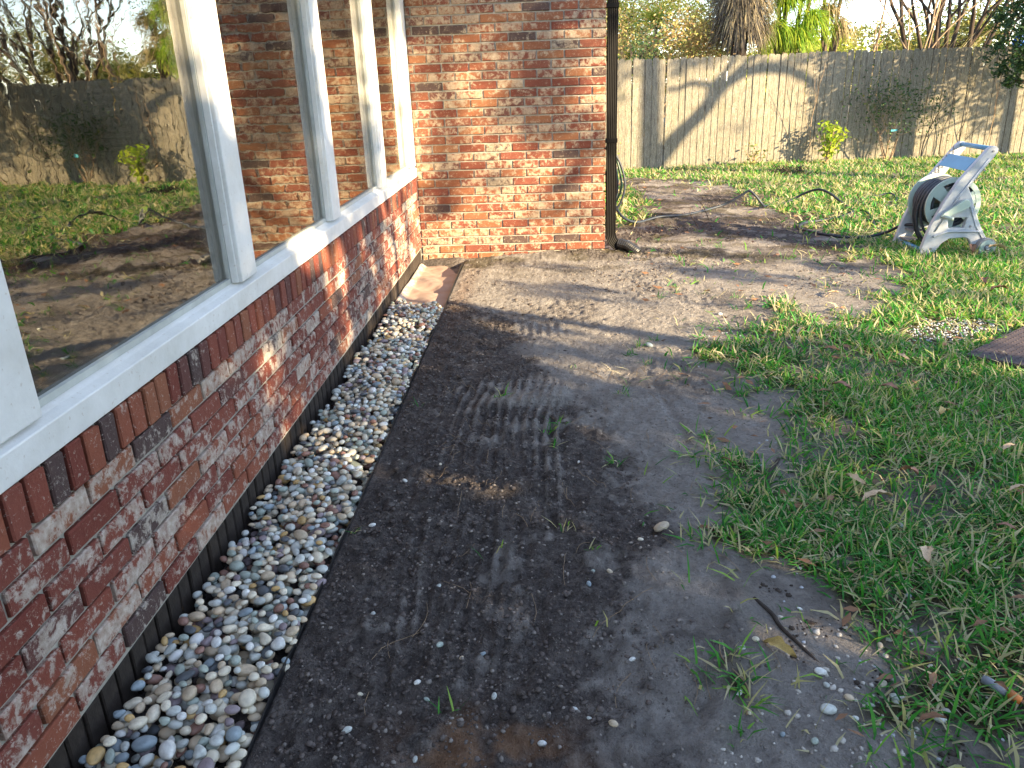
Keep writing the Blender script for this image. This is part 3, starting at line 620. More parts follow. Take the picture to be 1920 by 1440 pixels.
# visible = top ones; nearest 300 of those become objects
top_ok = []
for i, p in enumerate(peb):
    ix, iy = int((p[0]-HX0)/cell), int((p[1]-HY0)/cell); top_ok.append(hf[iy, ix] <= p[2]+p[5]*1.03)
cand = sorted([i for i in range(len(peb)) if top_ok[i] and peb[i][1] > -5.08], key=lambda i: -(peb[i][3]*peb[i][4])**.5/(peb[i][1]+6.6))[:300]
cs = set(cand); PV2, PF2 = pebble_variants(3, 10, 3); PV1, PF1 = pebble_variants(2, 10, 4); pm = {}
def where_word(x): return 'against the footing' if x < .085 else 'by the black edging' if x > .255 else 'in mid bed'
def along(y): return 'at the near end' if y < -4.8 else 'just past the near end' if y < -4.55 else 'under the nearest post' if y < -4.3 else 'under the nearest pane' if y < -3.8 else 'under the second post' if y < -3.5 else 'beyond the second post'
for i in cand:
    x, y, z, ra, rb, rc, a, c, vv = peb[i]
    if (vv, c) not in pm:
        o0 = np_mesh('river_pebble', PV2[vv], PF2, PM[c], None, True); pm[(vv, c)] = o0.data; o = o0
    else: o = inst('river_pebble', pm[(vv, c)])
    o.location = (x, y, z); o.scale = (ra, rb, rc); o.rotation_euler = (jit(.25), jit(.25), a)
    size = 'large' if ra > .022 else 'small' if ra < .0155 else 'medium'; shp = 'long' if ra/rb > 1.45 else 'round' if ra/rb < 1.2 else 'oval'
    tag(o, f'{size} {shp} {PCOL[c][0]} pebble {along(y)}, {where_word(x)}', 'pebble', 'river pebbles in the narrow bed')
for c in range(len(PCOL)):
    Vs, Fs, n0 = [], [], 0
    for i, p in enumerate(peb):
        if p[7] != c or i in cs: continue
        x, y, z, ra, rb, rc, a, _, vv = p; q = PV1[vv]*np.array([ra, rb, rc]); t1, t2 = RNG.uniform(-.25, .25, 2)
        q = q@np.array(Matrix.Rotation(t1, 3, 'X') @ Matrix.Rotation(t2, 3, 'Y')).T; q = q@np.array(Matrix.Rotation(a, 3, 'Z')).T+np.array([x, y, z])
        Vs.append(q); Fs.append(PF1+n0); n0 += len(q)
    if Vs: tag(np_mesh('river_pebbles', np.concatenate(Vs), np.concatenate(Fs), PM[c], None, True), f'the many small {PCOL[c][0]} river pebbles filling the rest of the bed along the wall', 'pebbles', kind='stuff')

def single_out(kind):
    g = {}
    for o in list(COL.objects):
        if o.name.split('.')[0] == kind and o.parent is None and 'label' in o: g.setdefault(o['label'], []).append(o)
    for lab, os_ in g.items():
        if len(os_) < 2: continue
        os_.sort(key=lambda o: (o.location.y, o.location.x)); n = len(os_)
        nm = ['nearest', 'farthest'] if n == 2 else ['nearest', 'middle', 'farthest'] if n == 3 else (['nearest', 'second nearest', 'third nearest', 'fourth nearest', 'fifth nearest', 'sixth nearest', 'seventh nearest'][:n-1]+['farthest'])
        for o, w in zip(os_, nm): o['label'] = lab+', '+w+' such'
single_out('river_pebble')
# ------------------------------------------------------------------ clods and grit on the dirt
def scatter(name, n, xr, yr, rr, mat, label, cond, cat, flat=.7, sub=1):
    V0, F0 = ico(sub); x = RNG.uniform(*xr, n); y = RNG.uniform(*yr, n); ok = cond(x, y); x, y = x[ok], y[ok]; n = len(x)
    r = rr[0]+(rr[1]-rr[0])*RNG.random(n)**4; z = height(x, y)
    sc = np.stack([r*RNG.uniform(.8, 1.3, n), r*RNG.uniform(.7, 1.1, n), r*flat*RNG.uniform(.7, 1.1, n)], -1); V = V0[None]*(1+RNG.uniform(-.34, .30, (n, len(V0), 1)))*sc[:, None]
    a = RNG.uniform(0, 6.28, n); ca, sa = np.cos(a)[:, None], np.sin(a)[:, None]; V = np.stack([V[..., 0]*ca-V[..., 1]*sa, V[..., 0]*sa+V[..., 1]*ca, V[..., 2]], -1)
    V += np.stack([x, y, z+r*.12], -1)[:, None]; F = F0[None]+(np.arange(n)*len(V0))[:, None, None]
    return tag(np_mesh(name, V.reshape(-1, 3), F.reshape(-1, 3), mat, None, False), label, cat, kind='stuff')
scatter('soil_clods', 28000, (.36, 2.0), (-5.4, -1.0), (.0022, .0095), M['clod'], 'loose dark crumbs of soil over the raked dirt strip', lambda x, y: (dirtness(x, y) > .4) & (sandness(x, y) < RNG.uniform(.15, .6, x.shape)) & (fbm(x*3, y*3, 66) > .40), 'soil')
scatter('soil_lumps', 1300, (.37, 1.1), (-5.3, -1.2), (.004, .016), simple('soil_lump', (.085, .07, .063), .95, 0, 60, .45, .9, .1, .01, bs=120), 'rough dark lumps of soil beside the black edging and along the dark strip', lambda x, y: (RNG.random(x.shape) < np.exp(-(x-.37)*2.6)) & (fbm(x*4, y*4, 61) > .42), 'soil', .62)
scatter('sand_grit', 15000, (.38, 3.2), (-5.4, .5), (.0016, .0075), M['clod_sand'], 'pale crumbs of sandy soil and grit on the bare ground', lambda x, y: (dirtness(x, y) > .4) & (x > 0), 'grit')
scatter('soil_clods', 7000, (.4, 3.3), (-1.2, 4.5), (.004, .015), M['clod'], 'dark crumbs and mulch bits on the far dirt patch', lambda x, y: (dirtness(x, y) > .5) & (fbm(x*2, y*2, 68) > .45), 'soil')
GR = [(2.897, -2.125), (2.80, -2.40), (3.0, -2.42), (3.2, -2.30), (3.45, -2.12), (3.40, -1.98), (3.119, -1.90)]
scatter('gravel_patch', 2600, (2.6, 3.7), (-2.55, -1.8), (.004, .011), M['gravel'], 'patch of pale blue grey gravel in the lawn beside the dark paver', lambda x, y: poly_sd(x, y, GR)+(vnoise(x*12, y*12, 5)-.5)*.2 > 0, 'gravel')
scatter('gravel_bits', 900, (1.6, 3.6), (-5.2, -1.6), (.004, .010), M['gravel'], 'scattered pale gravel bits lying between the grass blades', lambda x, y: (dirtness(x, y) < .5) & (fbm(x*2, y*2, 99) > .5), 'gravel')
scatter('stone_bits', 420, (1.25, 2.0), (-5.2, -4.55), (.003, .011), simple('pale_stone_bits', (.46, .43, .39), .8, 0, 30, .3, .3, .2), 'small pale stones strewn where the sand meets the lawn at the front', lambda x, y: np.abs(x-1.66-.15*np.sin(y*9)) < .22*RNG.random(x.shape)+.06, 'gravel')
scatter('mulch_bits', 900, (1.55, 2.1), (-5.1, -4.4), (.003, .010), M['twig'], 'dark mulch crumbs along the front lawn edge', lambda x, y: fbm(x*5, y*5, 111) > .52, 'mulch', .4)
SP, SF = pebble_variants(2, 6, 9)
ST = [(1.339,-4.129,30),(1.494,-4.654,14),(1.453,-4.69,14),(1.618,-4.751,24),(1.622,-4.79,16),(1.657,-4.828,20),(1.701,-4.843,16),(1.60,-4.863,32),(1.651,-4.887,12),(1.754,-4.78,20),(1.764,-4.822,22),(1.83,-4.881,28),(1.756,-4.926,20),(1.98,-4.123,14),(1.884,-4.362,14),(1.949,-4.449,13),(1.639,-4.525,10),(1.825,-4.278,14),(2.079,-4.094,12),(2.222,-4.237,12),(1.989,-4.755,10),(1.798,-4.65,16),(1.543,-4.956,18),(1.482,-4.934,14),(1.416,-4.82,14),(1.428,-4.874,12),(.678,-4.388,12),(.676,-4.776,15),(.862,-4.824,15),(.775,-4.705,10),(.715,-4.645,18),(.826,-4.686,12),(1.045,-4.85,12),(.545,-4.802,12),(.54,-4.915,20),(.97,-4.943,20),(1.076,-4.875,12),(1.163,-4.343,14),(1.115,-4.35,10),(1.099,-4.41,14),(1.188,-4.704,14),(1.267,-4.185,12),(.706,-5.004,14),(.42,-4.054,14),(.518,-4.517,12),(1.127,-4.901,20),(.704,-4.819,12),(1.53,-2.305,16),(.481,-3.768,10),(.588,-3.625,8),(2.012,-1.743,10),(1.104,-3.641,10)]
for k, (x, y, s) in enumerate(ST):
    d = (y+6.24)*.93+1.325*.36; r = s*d/1471/2*.95; ci = [1, 0, 3, 1, 3, 2, 8, 4][k % 8]
    if k == 0: ci = 2; r *= 1.1
    if k in (7,): ci = 3
    o = np_mesh('loose_stone', SP[k % 6], SF, PM[ci], None, True); o.scale = (r*1.15, r*.85, r*.6); o.location = (x, y, gz(x, y)+r*.22); o.rotation_euler = (jit(.3), jit(.3), jit(3))
    side = 'left dark dirt' if x < .8 else 'middle dark dirt' if x < 1.25 else 'pale sand' if x < 1.7 else 'edge of the lawn' if x < 1.9 else 'near lawn'
    depth = 'at the very front' if y < -4.85 else 'near the front' if y < -4.6 else 'behind the front' if y < -4.2 else 'midway along the nearest pane' if y < -3.5 else 'further back'
    nm = 'half buried light brown stone at the right edge of the dark dirt' if k == 0 else f'{"big" if s > 19 else "medium" if s > 13 else "tiny"} {PCOL[ci][0]} stone on the {side}, {depth}'
    tag(o, nm, 'stone', 'loose stones on the dirt and lawn')

single_out('loose_stone')
# ------------------------------------------------------------------ lawn
def blades(x, y, l, w, seed, dry=.25, flat=1.0):
    r = np.random.default_rng(seed); n = len(x); z = height(x, y)
    a = r.uniform(0, 6.283, n); th = np.clip(r.normal(.95, .35, n)*flat, .05, 1.5); th2 = th+r.uniform(.1, .7, n)
    d = np.stack([np.cos(a), np.sin(a)], -1); b = a+math.pi/2+r.normal(0, .5, n); wd = np.stack([np.cos(b), np.sin(b), r.normal(0, .35, n)], -1)*w[:, None]
    p0 = np.stack([x, y, z-.004], -1); s1 = l*.5; s2 = l*.55
    p1 = p0+np.concatenate([d*(np.sin(th)*s1)[:, None], (np.cos(th)*s1)[:, None]], 1); p2 = p1+np.concatenate([d*(np.sin(th2)*s2)[:, None], (np.cos(th2)*s2)[:, None]], 1)
    p1[:, 2] = np.maximum(p1[:, 2], z+.003); p2[:, 2] = np.maximum(p2[:, 2], z+.002)
    V = np.stack([p0-wd*.4, p0+wd*.4, p1+wd*.5, p1-wd*.5, p2+wd*.08, p2-wd*.08], 1)
    base = (np.arange(n)*6)[:, None]; F = np.concatenate([base+np.array([0, 1, 2, 3]), base+np.array([3, 2, 4, 5])])
    c = np.where(r.random(n) < dry, r.uniform(.74, 1, n), np.clip(.36+.22*r.normal(size=n)+.35*(fbm(x*1.5, y*1.5, 44)-.5), 0, .7)); C = np.repeat(c, 6)[:, None]*np.ones((1, 3)); return V.reshape(-1, 3), F, C
def lawn(name, n, xr, yr, lr, wr, seed, label, dry=.25, extra=None, thr=.5):
    r = np.random.default_rng(seed+100); x = r.uniform(*xr, n); y = r.uniform(*yr, n); g = lawnness(x, y); dens = np.clip(g**1.3*(.35+1.2*fbm(x*3.3, y*3.3, 88)), 0, 1)
    dens = np.maximum(dens, .02*(g < .3)*(fbm(x*5, y*5, 12) > .56)*(x > 1.15))
    ok = r.random(n) < dens
    ok &= ~((poly_sd(x, y, GR) > 0) & (r.random(n) < .85)) & (poly_sd(x, y, TILE) < .0)
    if extra is not None: ok &= extra(x, y)
    x, y = x[ok], y[ok]; n = len(x)
    # clump
    x = x+r.normal(0, .012, n); y = y+r.normal(0, .012, n); V, F, C = blades(x, y, r.uniform(*lr, n), r.uniform(*wr, n), seed, dry)
    return tag(np_mesh(name, V, F, M['grass'], None, True, C), label, 'grass', kind='stuff')
TILE = [(2.985, -2.60), (3.55, -2.13), (4.2, -2.75), (3.62, -3.22)]
lawn('lawn_grass', 66000, (1.3, 3.6), (-5.4, -2.6), (.035, .095), (.0035, .0078), 1, 'green grass with straw coloured blades in the near lawn', .36)
lawn('lawn_grass', 75000, (1.6, 5.2), (-2.6, .4), (.04, .095), (.005, .010), 2, 'green grass in the middle of the lawn around the reel', .42)
lawn('lawn_grass', 85000, (1.5, 8.4), (.4, 6.5), (.045, .10), (.008, .015), 3, 'sunlit grass of the far lawn below the fence', .50)
lawn('lawn_grass', 16000, (3.6, 12), (-6, 6.5), (.05, .10), (.010, .02), 4, 'grass of the lawn beyond the right edge of view', .3, lambda x, y: (y > 8.4-3) | (x > 3.6+np.maximum(0, (y+2.6))*.75))
TF = [(1.826,-1.231),(1.723,-1.354),(1.412,-2.426),(1.48,-2.302),(1.575,-2.218),(1.334,-2.969),(1.031,-3.304),(.987,-3.355),(1.05,-4.13),(1.034,-4.115),(.832,-4.23),(1.118,-4.248),(1.017,-3.503),(1.107,-2.608),(2.012,-1.248),(1.994,-.96),(2.183,-1.397),(1.865,-1.094),(1.569,-3.698),(1.606,-3.657),(1.673,-3.572),(1.127,-4.576),(.767,-4.876),(.414,-3.081),(1.491,-2.553),(1.231,-3.645),(1.416,-4.152),(1.406,-4.942),(.786,-3.006),(.365,-4.102),(2.06,1.075),(2.344,.764),(2.803,-.385),(2.0,-.3),(2.4,.1),(1.95,.5)]
r = np.random.default_rng(5); xs = []; ys = []
for x, y in TF:
    k = r.integers(4, 16) if y > -4 or x > 1.3 else r.integers(2, 7); xs += list(x+r.normal(0, .016, k)); ys += list(y+r.normal(0, .016, k))
xs = np.array(xs); ys = np.array(ys); V, F, C = blades(xs, ys, r.uniform(.025, .07, len(xs)), r.uniform(.003, .006, len(xs)), 6, .15, .8)
tag(np_mesh('grass_sprigs', V, F, M['grass'], None, True, C), 'small sprigs of grass sprouting from the bare dirt', 'grass', kind='stuff')
# thin dry stems on the dirt
mb = MB(); rs = random.Random(3)
for k in range(90):
    x = rs.uniform(.5, 1.6); y = rs.uniform(-4.9, -2.6); a = rs.uniform(-.6, .6)+math.pi/2; L = rs.uniform(.04, .16); c = rs.uniform(-.6, .6); pts = []
    for i in range(5):
        t = i/4*L; px, py = x+math.cos(a+c*i/4)*t, y+math.sin(a+c*i/4)*t; pts.append((px, py, gz(px, py)+.003))
    mb.add(*tube(pts, .0008, 4))
tag(mb.build('dry_stems', M['stem_tan']), 'thin dry straw stems lying on the dark dirt', 'straw', kind='stuff')

# dark rubber paver
tl = tag(empty('rubber_paver', (3.6, -2.68, .012)), 'dark patterned rubber paver lying in the grass at the right edge', 'paver')
x0, y0, z0 = 2.99, -2.60, .028; ud = Vector((.77, .63, 0)); vd = Vector((.63, -.60, 0)).normalized()
def TP(u, v, z): p = Vector((x0, y0, 0))+ud.normalized()*u+vd*v; return (p.x, p.y, z)
V = [TP(0, 0, .008), TP(.72, 0, .008), TP(.72, .86, .008), TP(0, .86, .008), TP(0, 0, .03), TP(.72, 0, .03), TP(.72, .86, .03), TP(0, .86, .03)]
o = MB().add(V, [(0,3,2,1),(4,5,6,7),(0,1,5,4),(1,2,6,5),(2,3,7,6),(3,0,4,7)]).build('slab', M['rubber'], tl, bevel=.004); o.matrix_parent_inverse = Matrix.Translation(-tl.location)
mb = MB()
for i in range(24):
    for j in range(29):
        u = .02+i*.0295+(.014 if j % 2 else 0); v = .02+j*.0295
        if u < .695: mb.add([TP(u-.009, v, .0285), TP(u, v-.009, .0285), TP(u+.009, v, .0285), TP(u, v+.009, .0285), TP(u, v, .0345)], [(0, 4, 3), (3, 4, 2), (2, 4, 1), (1, 4, 0)])
o = mb.build('raised_pattern', M['rubber'], tl); o.matrix_parent_inverse = Matrix.Translation(-tl.location); o['kind'] = 'stuff'

# fallen leaves
LM = [('tan', simple('leaf_tan', (.52, .37, .23), .7, 0, 30, .3, .2)), ('brown', simple('leaf_brown', (.20, .10, .05), .7, 0, 30, .3, .2)), ('yellowish', simple('leaf_ochre', (.42, .30, .10), .7, 0, 30, .3, .2)), ('pinkish brown', simple('leaf_pink', (.32, .17, .12), .7, 0, 30, .3, .2))]
def leaf_mesh(mat, seed):
    rs = random.Random(seed); V = []; F = []; n = 8
    for i in range(n+1):
        t = i/n; w = .30*math.sin(math.pi*t)**.8*(1+.25*math.sin(t*14+seed)); bend = .16*math.sin(t*3.1)*rs.uniform(.7, 1.2)
        for s in (-1, 0, 1): V.append((t-.5, s*w*.5+.04*math.sin(t*5), bend+(abs(s)*.10 if s else 0)+rs.uniform(-.01, .01)))
    for i in range(n):
        for k in range(2): a = i*3+k; F.append((a, a+1, a+4, a+3))
    me = bpy.data.meshes.new('fallen_leaf'); me.from_pydata(V, [], F); me.materials.append(mat); me.polygons.foreach_set('use_smooth', [True]*len(F)); return me
LV = [leaf_mesh(LM[i % 4][1], i) for i in range(8)]
LF = [(2.036,-4.346,40,0),(2.025,-4.026,38,0),(1.544,-4.691,45,2),(1.471,-4.138,20,1),(2.249,-3.063,22,3),(2.372,-2.567,18,1),(2.161,-3.113,15,1),(2.441,-3.084,22,3),(2.197,-3.852,30,3),(2.536,-3.364,28,2),(2.003,-3.902,25,0),(2.778,-1.388,18,0),(3.72,-1.352,24,1),(3.70,-1.547,22,1),(3.158,-2.62,10,0),(2.484,-3.983,25,0),(2.329,-4.197,20,3),(1.783,-4.94,30,1),(2.036,-4.631,20,1),(1.617,-3.74,14,1),(1.976,-4.842,20,1),(2.317,-2.27,15,0),(2.659,-2.698,16,0),(2.608,-3.688,20,0),(4.10,-.42,26,1),(4.28,-.42,24,0)]
for k, (x, y, s, ci) in enumerate(LF):
    d = (y+6.24)*.93+1.325*.36; L = s*d/1471*1.7; lawnz = .052 if dirtness(np.array([x]), np.array([y]))[0] < .5 else .004
    if k == 14: lawnz = .036
    o = inst('fallen_leaf', LV[(ci+4*(k % 2)) % 8], None, (x, y, gz(x, y)+lawnz), (jit(.35), jit(.3), [1.2, .3, -.9, .2, -.8, .1, .4, -.9, -1.3, .9, 2.2, .5][k % 12]), (L, L, L))
    wh = 'on the pale sand' if (x < 1.63 and y > -4.8) else 'on the dark paver' if k == 14 else 'by the right wheel of the reel' if y > -.5 else 'in the far lawn' if y > -1.6 else 'in the lawn beside the gravel patch' if y > -2.75 else 'in the middle lawn' if y > -3.5 else 'in the near lawn' if y > -4.3 else 'in the grass at the front'
    tag(o, f'{"large" if s > 33 else "medium" if s > 19 else "small"} dry {LM[ci][0]} leaf {wh}', 'leaf', 'fallen leaves on the ground')
nf = 900; r = np.random.default_rng(21); V = []; F = []; 
for k in range(nf):
    x, y = (r.uniform(1.6, 3.6), r.uniform(-5, -1)) if k < 330 else (r.uniform(1.6, 7), r.uniform(-1, 6.2)); a = r.uniform(0, 6.28); l = r.uniform(.012, .034); w = l*.35; z = gz(x, y)+r.uniform(.005, .035)
    ca, sa = math.cos(a), math.sin(a); n0 = len(V); V += [(x-ca*l, y-sa*l, z), (x-sa*w, y+ca*w, z+r.uniform(-.008, .008)), (x+ca*l, y+sa*l, z+.004), (x+sa*w, y-ca*w, z+.006)]; F.append((n0, n0+1, n0+2, n0+3))
tag(np_mesh('leaf_litter', np.array(V), np.array(F), LM[1][1]), 'bits of brown leaf litter strewn through the lawn', 'leaf litter', kind='stuff')
single_out('fallen_leaf')
# roots, sticks, pipe
def stick(name, pts, r0, r1, label, cat, mat='twig'):
    P = smooth_path([(x, y, gz(x, y)+h) for x, y, h in pts], 5); n = len(P); return tag(MB().add(*tube(P, [r0+(r1-r0)*i/(n-1) for i in range(n)], 7)).build(name, M[mat], None, True), label, cat)
stick('exposed_root', [(1.83, -3.64, .005), (1.80, -3.70, .012), (1.76, -3.77, .018), (1.735, -3.84, .012), (1.73, -3.90, .0)], .006, .010, 'curved black root at the lawn edge beside the pale sand', 'root')
stick('exposed_root', [(1.53, -4.49, -.004), (1.56, -4.55, .002), (1.57, -4.60, .003), (1.60, -4.66, .002), (1.635, -4.73, -.004)], .007, .004, 'dark straight root running over the sand in front, by the yellow leaf', 'root')
stick('dry_twig', [(1.42, -4.88, .002), (1.44, -4.80, .004), (1.40, -4.72, .003), (1.405, -4.66, .002)], .0025, .001, 'thin pale dry twig on the sand at the front', 'twig', 'stem_tan')
stick('dry_twig', [(2.55, 1.35, .0), (2.5, 1.5, .12), (2.42, 1.55, .22)], .004, .002, 'dark twig sticking up from the dirt before the hose peak', 'twig')
stick('dry_twig', [(2.4, 1.1, .0), (2.35, 1.25, .10), (2.36, 1.3, .14)], .004, .002, 'short dark twig leaning in the far dirt near the downspout', 'twig')
p = tag(empty('pipe_stub', (1.99, -4.81, .02)), 'short grey pipe stub with an orange end lying in the grass at the front', 'pipe')
o = MB().add(*tube([(1.965, -4.79, gz(1.96, -4.79)+.03), (2.0, -4.83, gz(2, -4.83)+.026)], .0105, 12)).build('tube', M['pipe'], p, True); o.matrix_parent_inverse = Matrix.Translation(-p.location)
o = MB().add(*tube([(2.001, -4.831, gz(2, -4.83)+.026), (2.018, -4.85, gz(2, -4.83)+.022)], [.012, .009], 10)).build('end_cap', simple('orange_plastic', (.45, .16, .04), .5), p, True); o.matrix_parent_inverse = Matrix.Translation(-p.location)
# brush pile on the far lawn
mb = MB(); rs = random.Random(9)
for k in range(60):
    x, y = 4.35+rs.uniform(-.22, .22), 5.0+rs.uniform(-.12, .12); a = rs.uniform(0, 6.28); L = rs.uniform(.06, .2)
    mb.add(*tube([(x, y, .01), (x+math.cos(a)*L*.6, y+math.sin(a)*L*.4, .05+rs.uniform(0, .07)), (x+math.cos(a)*L, y+math.sin(a)*L*.6, .03+rs.uniform(0, .09))], .004, 4))
tag(mb.build('brush_pile', M['twig']), 'small dark heap of twigs and dead plants on the far lawn', 'brush')

# ------------------------------------------------------------------ fence
FA = Vector((.4, 6.02)); FB_ = Vector((13.5, 7.32)); fd = (FB_-FA).normalized(); fn = Vector((-fd.y, fd.x)); FH = 1.56
fence = tag(empty('wooden_fence', (5, 6.5, 0)), 'weathered grey wooden picket fence along the back of the yard', 'fence'); fei = Matrix.Translation(-fence.location)
def picket_mesh(seed, w=.0915, h=FH):
    rs = random.Random(seed); t = .008; c = w*.26; out = [(-w/2, -.03), (w/2, -.03), (w/2+rs.uniform(-.001, .001), h-c), (w/2-c*.45, h-c*.3), (w/2-c, h), (-w/2+c, h+rs.uniform(-.004, .004)), (-w/2+c*.45, h-c*.3), (-w/2, h-c)]
    V = [(x, -t, z) for x, z in out]+[(x, t, z) for x, z in out]; n = len(out)
    F = [tuple(range(n)), tuple(range(2*n-1, n-1, -1))]+[(i, i+n, (i+1) % n+n, (i+1) % n) for i in range(n)]
    me = bpy.data.meshes.new('picket'); me.from_pydata(V, [], F); me.materials.append(M['picket']); return me
PKM = [picket_mesh(i) for i in range(6)]; ang = math.atan2(fd.y, fd.x); L = (FB_-FA).length; u = 0; k = 0
while u < L:
    p = FA+fd*u; top = random.uniform(-.012, .012)+.006*math.sin(u*1.7); off = random.uniform(-.004, .004)
    if abs(p.x-2.80) < .05: u += .018; p = FA+fd*u
    o = inst('picket', random.choice(PKM), fence, (p.x+fn.x*off-5, p.y+fn.y*off-6.5, top), (random.uniform(-.006, .006), random.uniform(-.007, .007), ang+random.uniform(-.02, .02)), (1, 1, 1))
    u += .1005 if p.x > 2.75 else .098; k += 1
for z in (.3, .85, 1.4):
    a = FA+fn*.035; b = FB_+fn*.035; mb = MB(); V, F = box(0, L, -.02, .02, z-.04, z+.04)
    V = [(a.x+fd.x*v[0]+fn.x*v[1], a.y+fd.y*v[0]+fn.y*v[1], v[2]) for v in V]; mb.add(V, F).build('rail', M['rail'], fence).matrix_parent_inverse = fei
mb = MB()
for i in range(120):
    for zz_ in (.3, .85, 1.4):
        p = FA+fd*(.02+i*.1003)-fn*.0125; mb.add(*tube([(p.x, p.y, zz_+.01*math.sin(i)), (p.x-fn.x*.004, p.y-fn.y*.004, zz_+.01*math.sin(i))], .0045, 5))
o = mb.build('nail_heads', M['twig'], fence); o.matrix_parent_inverse = fei; o['kind'] = 'stuff'
for i in range(7):
    p = FA+fd*(.6+i*2.1)+fn*.10; MB().add(*box(p.x-.045, p.x+.045, p.y-.045, p.y+.045, -.1, FH-.06)).build('post', M['rail'], fence).matrix_parent_inverse = fei

# ------------------------------------------------------------------ plants
def leafcards(P, size, seed, asp=.45, up=.3, droop=0, tint=None, dirs=None):
    r = np.random.default_rng(seed); n = len(P); s = size*r.uniform(.6, 1.35, n)
    d = r.normal(size=(n, 3)) if dirs is None else dirs+r.normal(size=(n, 3))*.35; d[:, 2] = d[:, 2]*.6+up-droop; d /= np.linalg.norm(d, axis=1)[:, None]
    q = r.normal(size=(n, 3)); w = np.cross(d, q); w /= np.linalg.norm(w, axis=1)[:, None]+1e-9; nrm = np.cross(w, d)
    a = d*s[:, None]; b = w*(s*asp)[:, None]*.5
    V = np.stack([P-a*.5, P+b-a*.02+nrm*(s*.05)[:, None], P+a*.5-nrm*(s*.08)[:, None], P-b-a*.02+nrm*(s*.05)[:, None]], 1)
    F = (np.arange(n)*4)[:, None]+np.array([0, 1, 2, 3]); c = (r.random(n) if tint is None else np.clip(tint+r.normal(0, .18, n), 0, 1)); C = np.repeat(c, 4)[:, None]*np.ones((1, 3)); return V.reshape(-1, 3), F, C
def grow(mb, p, d, L, r, depth, rs, tips, spread=.6, nch=(2, 3), seg=4, up=.12, shrink=.68, wob=.18, sides=6):
    P = [Vector(p)]; d = Vector(d).normalized()
    for i in range(seg):
        d = (d+Vector((rs.uniform(-wob, wob), rs.uniform(-wob, wob), rs.uniform(-wob, wob)*.6+up*.3))).normalized(); P.append(P[-1]+d*(L/seg))
    mb.add(*tube(P, [r*(1-(1-shrink)*i/seg) for i in range(seg+1)], sides if r > .02 else 4, depth == 0))
    if depth <= 1: tips += [P[i] for i in range(1, len(P))]
    if depth == 0: return
    for c in range(rs.randint(*nch)):
        nd = (d+Vector((rs.gauss(0, spread), rs.gauss(0, spread), rs.gauss(0, spread*.6)+up))).normalized()
        i = seg if c < 2 else rs.randint(1, seg); grow(mb, P[i], nd, L*rs.uniform(.6, .85), r*shrink*rs.uniform(.6, .9), depth-1, rs, tips, spread, nch, seg, up, shrink, wob, sides)
def tree(name, base, label, cat, stems, L, r, depth, leafmat, nleaf, lsize, seed, group=None, spread=.5, lean=.35, bark='bark', up=.15, tint=None, jitter=.18, asp=.45, leafname='crown', start=0, nch=(2, 3)):
    rs = random.Random(seed); root = tag(empty(name, base), label, cat, group); mb = MB(); tips = []
    for k in range(stems):
        a = k*2*math.pi/stems+rs.uniform(-.4, .4); sp = lean*rs.uniform(.4, 1.2) if stems > 1 else lean*.2
        grow(mb, (base[0]+math.cos(a)*r*1.2*(stems > 1), base[1]+math.sin(a)*r*1.2*(stems > 1), base[2]-.05), (math.cos(a)*sp, math.sin(a)*sp, 1), L, r*rs.uniform(.75, 1.1), depth, rs, tips, spread, nch, 4, up)
    inv = Matrix.Translation(-Vector(base)); mb.build('trunk', M[bark], root, True).matrix_parent_inverse = inv
    if nleaf:
        T = np.array([t[:] for t in tips]); T = T[T[:, 2] > base[2]+start]; r_ = np.random.default_rng(seed); P = T[r_.integers(0, len(T), nleaf)]+r_.normal(0, jitter, (nleaf, 3))
        V, F, C = leafcards(P, lsize, seed, asp, tint=tint); o = np_mesh(leafname, V, F, M[leafmat], root, False, C); o.matrix_parent_inverse = inv
    return root
def blob_crown(name, base, label, cat, blobs, leafmat, n, lsize, seed, trunk=None, group=None, asp=.5, bark='bark_dark', shell=.55, tint=None, droop=0):
    root = tag(empty(name, base), label, cat, group); inv = Matrix.Translation(-Vector(base)); r = np.random.default_rng(seed); mb = MB(); rs = random.Random(seed)
    vol = np.array([b[3]*b[4]*b[5] for b in blobs])**.75; cnt = (n*vol/vol.sum()).astype(int); Ps = []
    for b, c in zip(blobs, cnt):
        nc = max(6, int(c/26)); q = r.normal(size=(nc, 3)); q /= np.linalg.norm(q, axis=1)[:, None]; q *= (shell+(1-shell)*r.random(nc)**.5)[:, None]*r.uniform(.75, 1.12, nc)[:, None]
        cc = q*np.array(b[3:6])+np.array(b[:3]); k = r.integers(0, nc, c); Ps.append(cc[k]+r.normal(size=(c, 3))*min(b[3:6])*.16)
        mid = Vector(b[:3]); tp = Vector((base[0], base[1], max(base[2]+.1, min(mid.z-.3, base[2]+1.2))))
        for _ in range(3): e = mid+Vector([rs.uniform(-.5, .5)*b[3+j] for j in range(3)]); mb.add(*tube([tp, tp.lerp(e, .5)+Vector((0, 0, .08)), e], [.04, .028, .010], 5))
    th = max(b[2] for b in blobs); mb.add(*tube([(base[0], base[1], base[2]-.05), (base[0]+.03, base[1], base[2]+(th-base[2])*.45), (base[0], base[1]+.03, base[2]+(th-base[2])*.8)], [trunk or .08, (trunk or .08)*.7, .03], 8))
    mb.build('trunk', M[bark], root, True).matrix_parent_inverse = inv
    P = np.concatenate(Ps); P[:, 2] = np.maximum(P[:, 2], .03); V, F, C = leafcards(P, lsize, seed, asp, tint=tint, droop=droop); o = np_mesh('crown', V, F, M[leafmat], root, False, C); o.matrix_parent_inverse = inv; return root
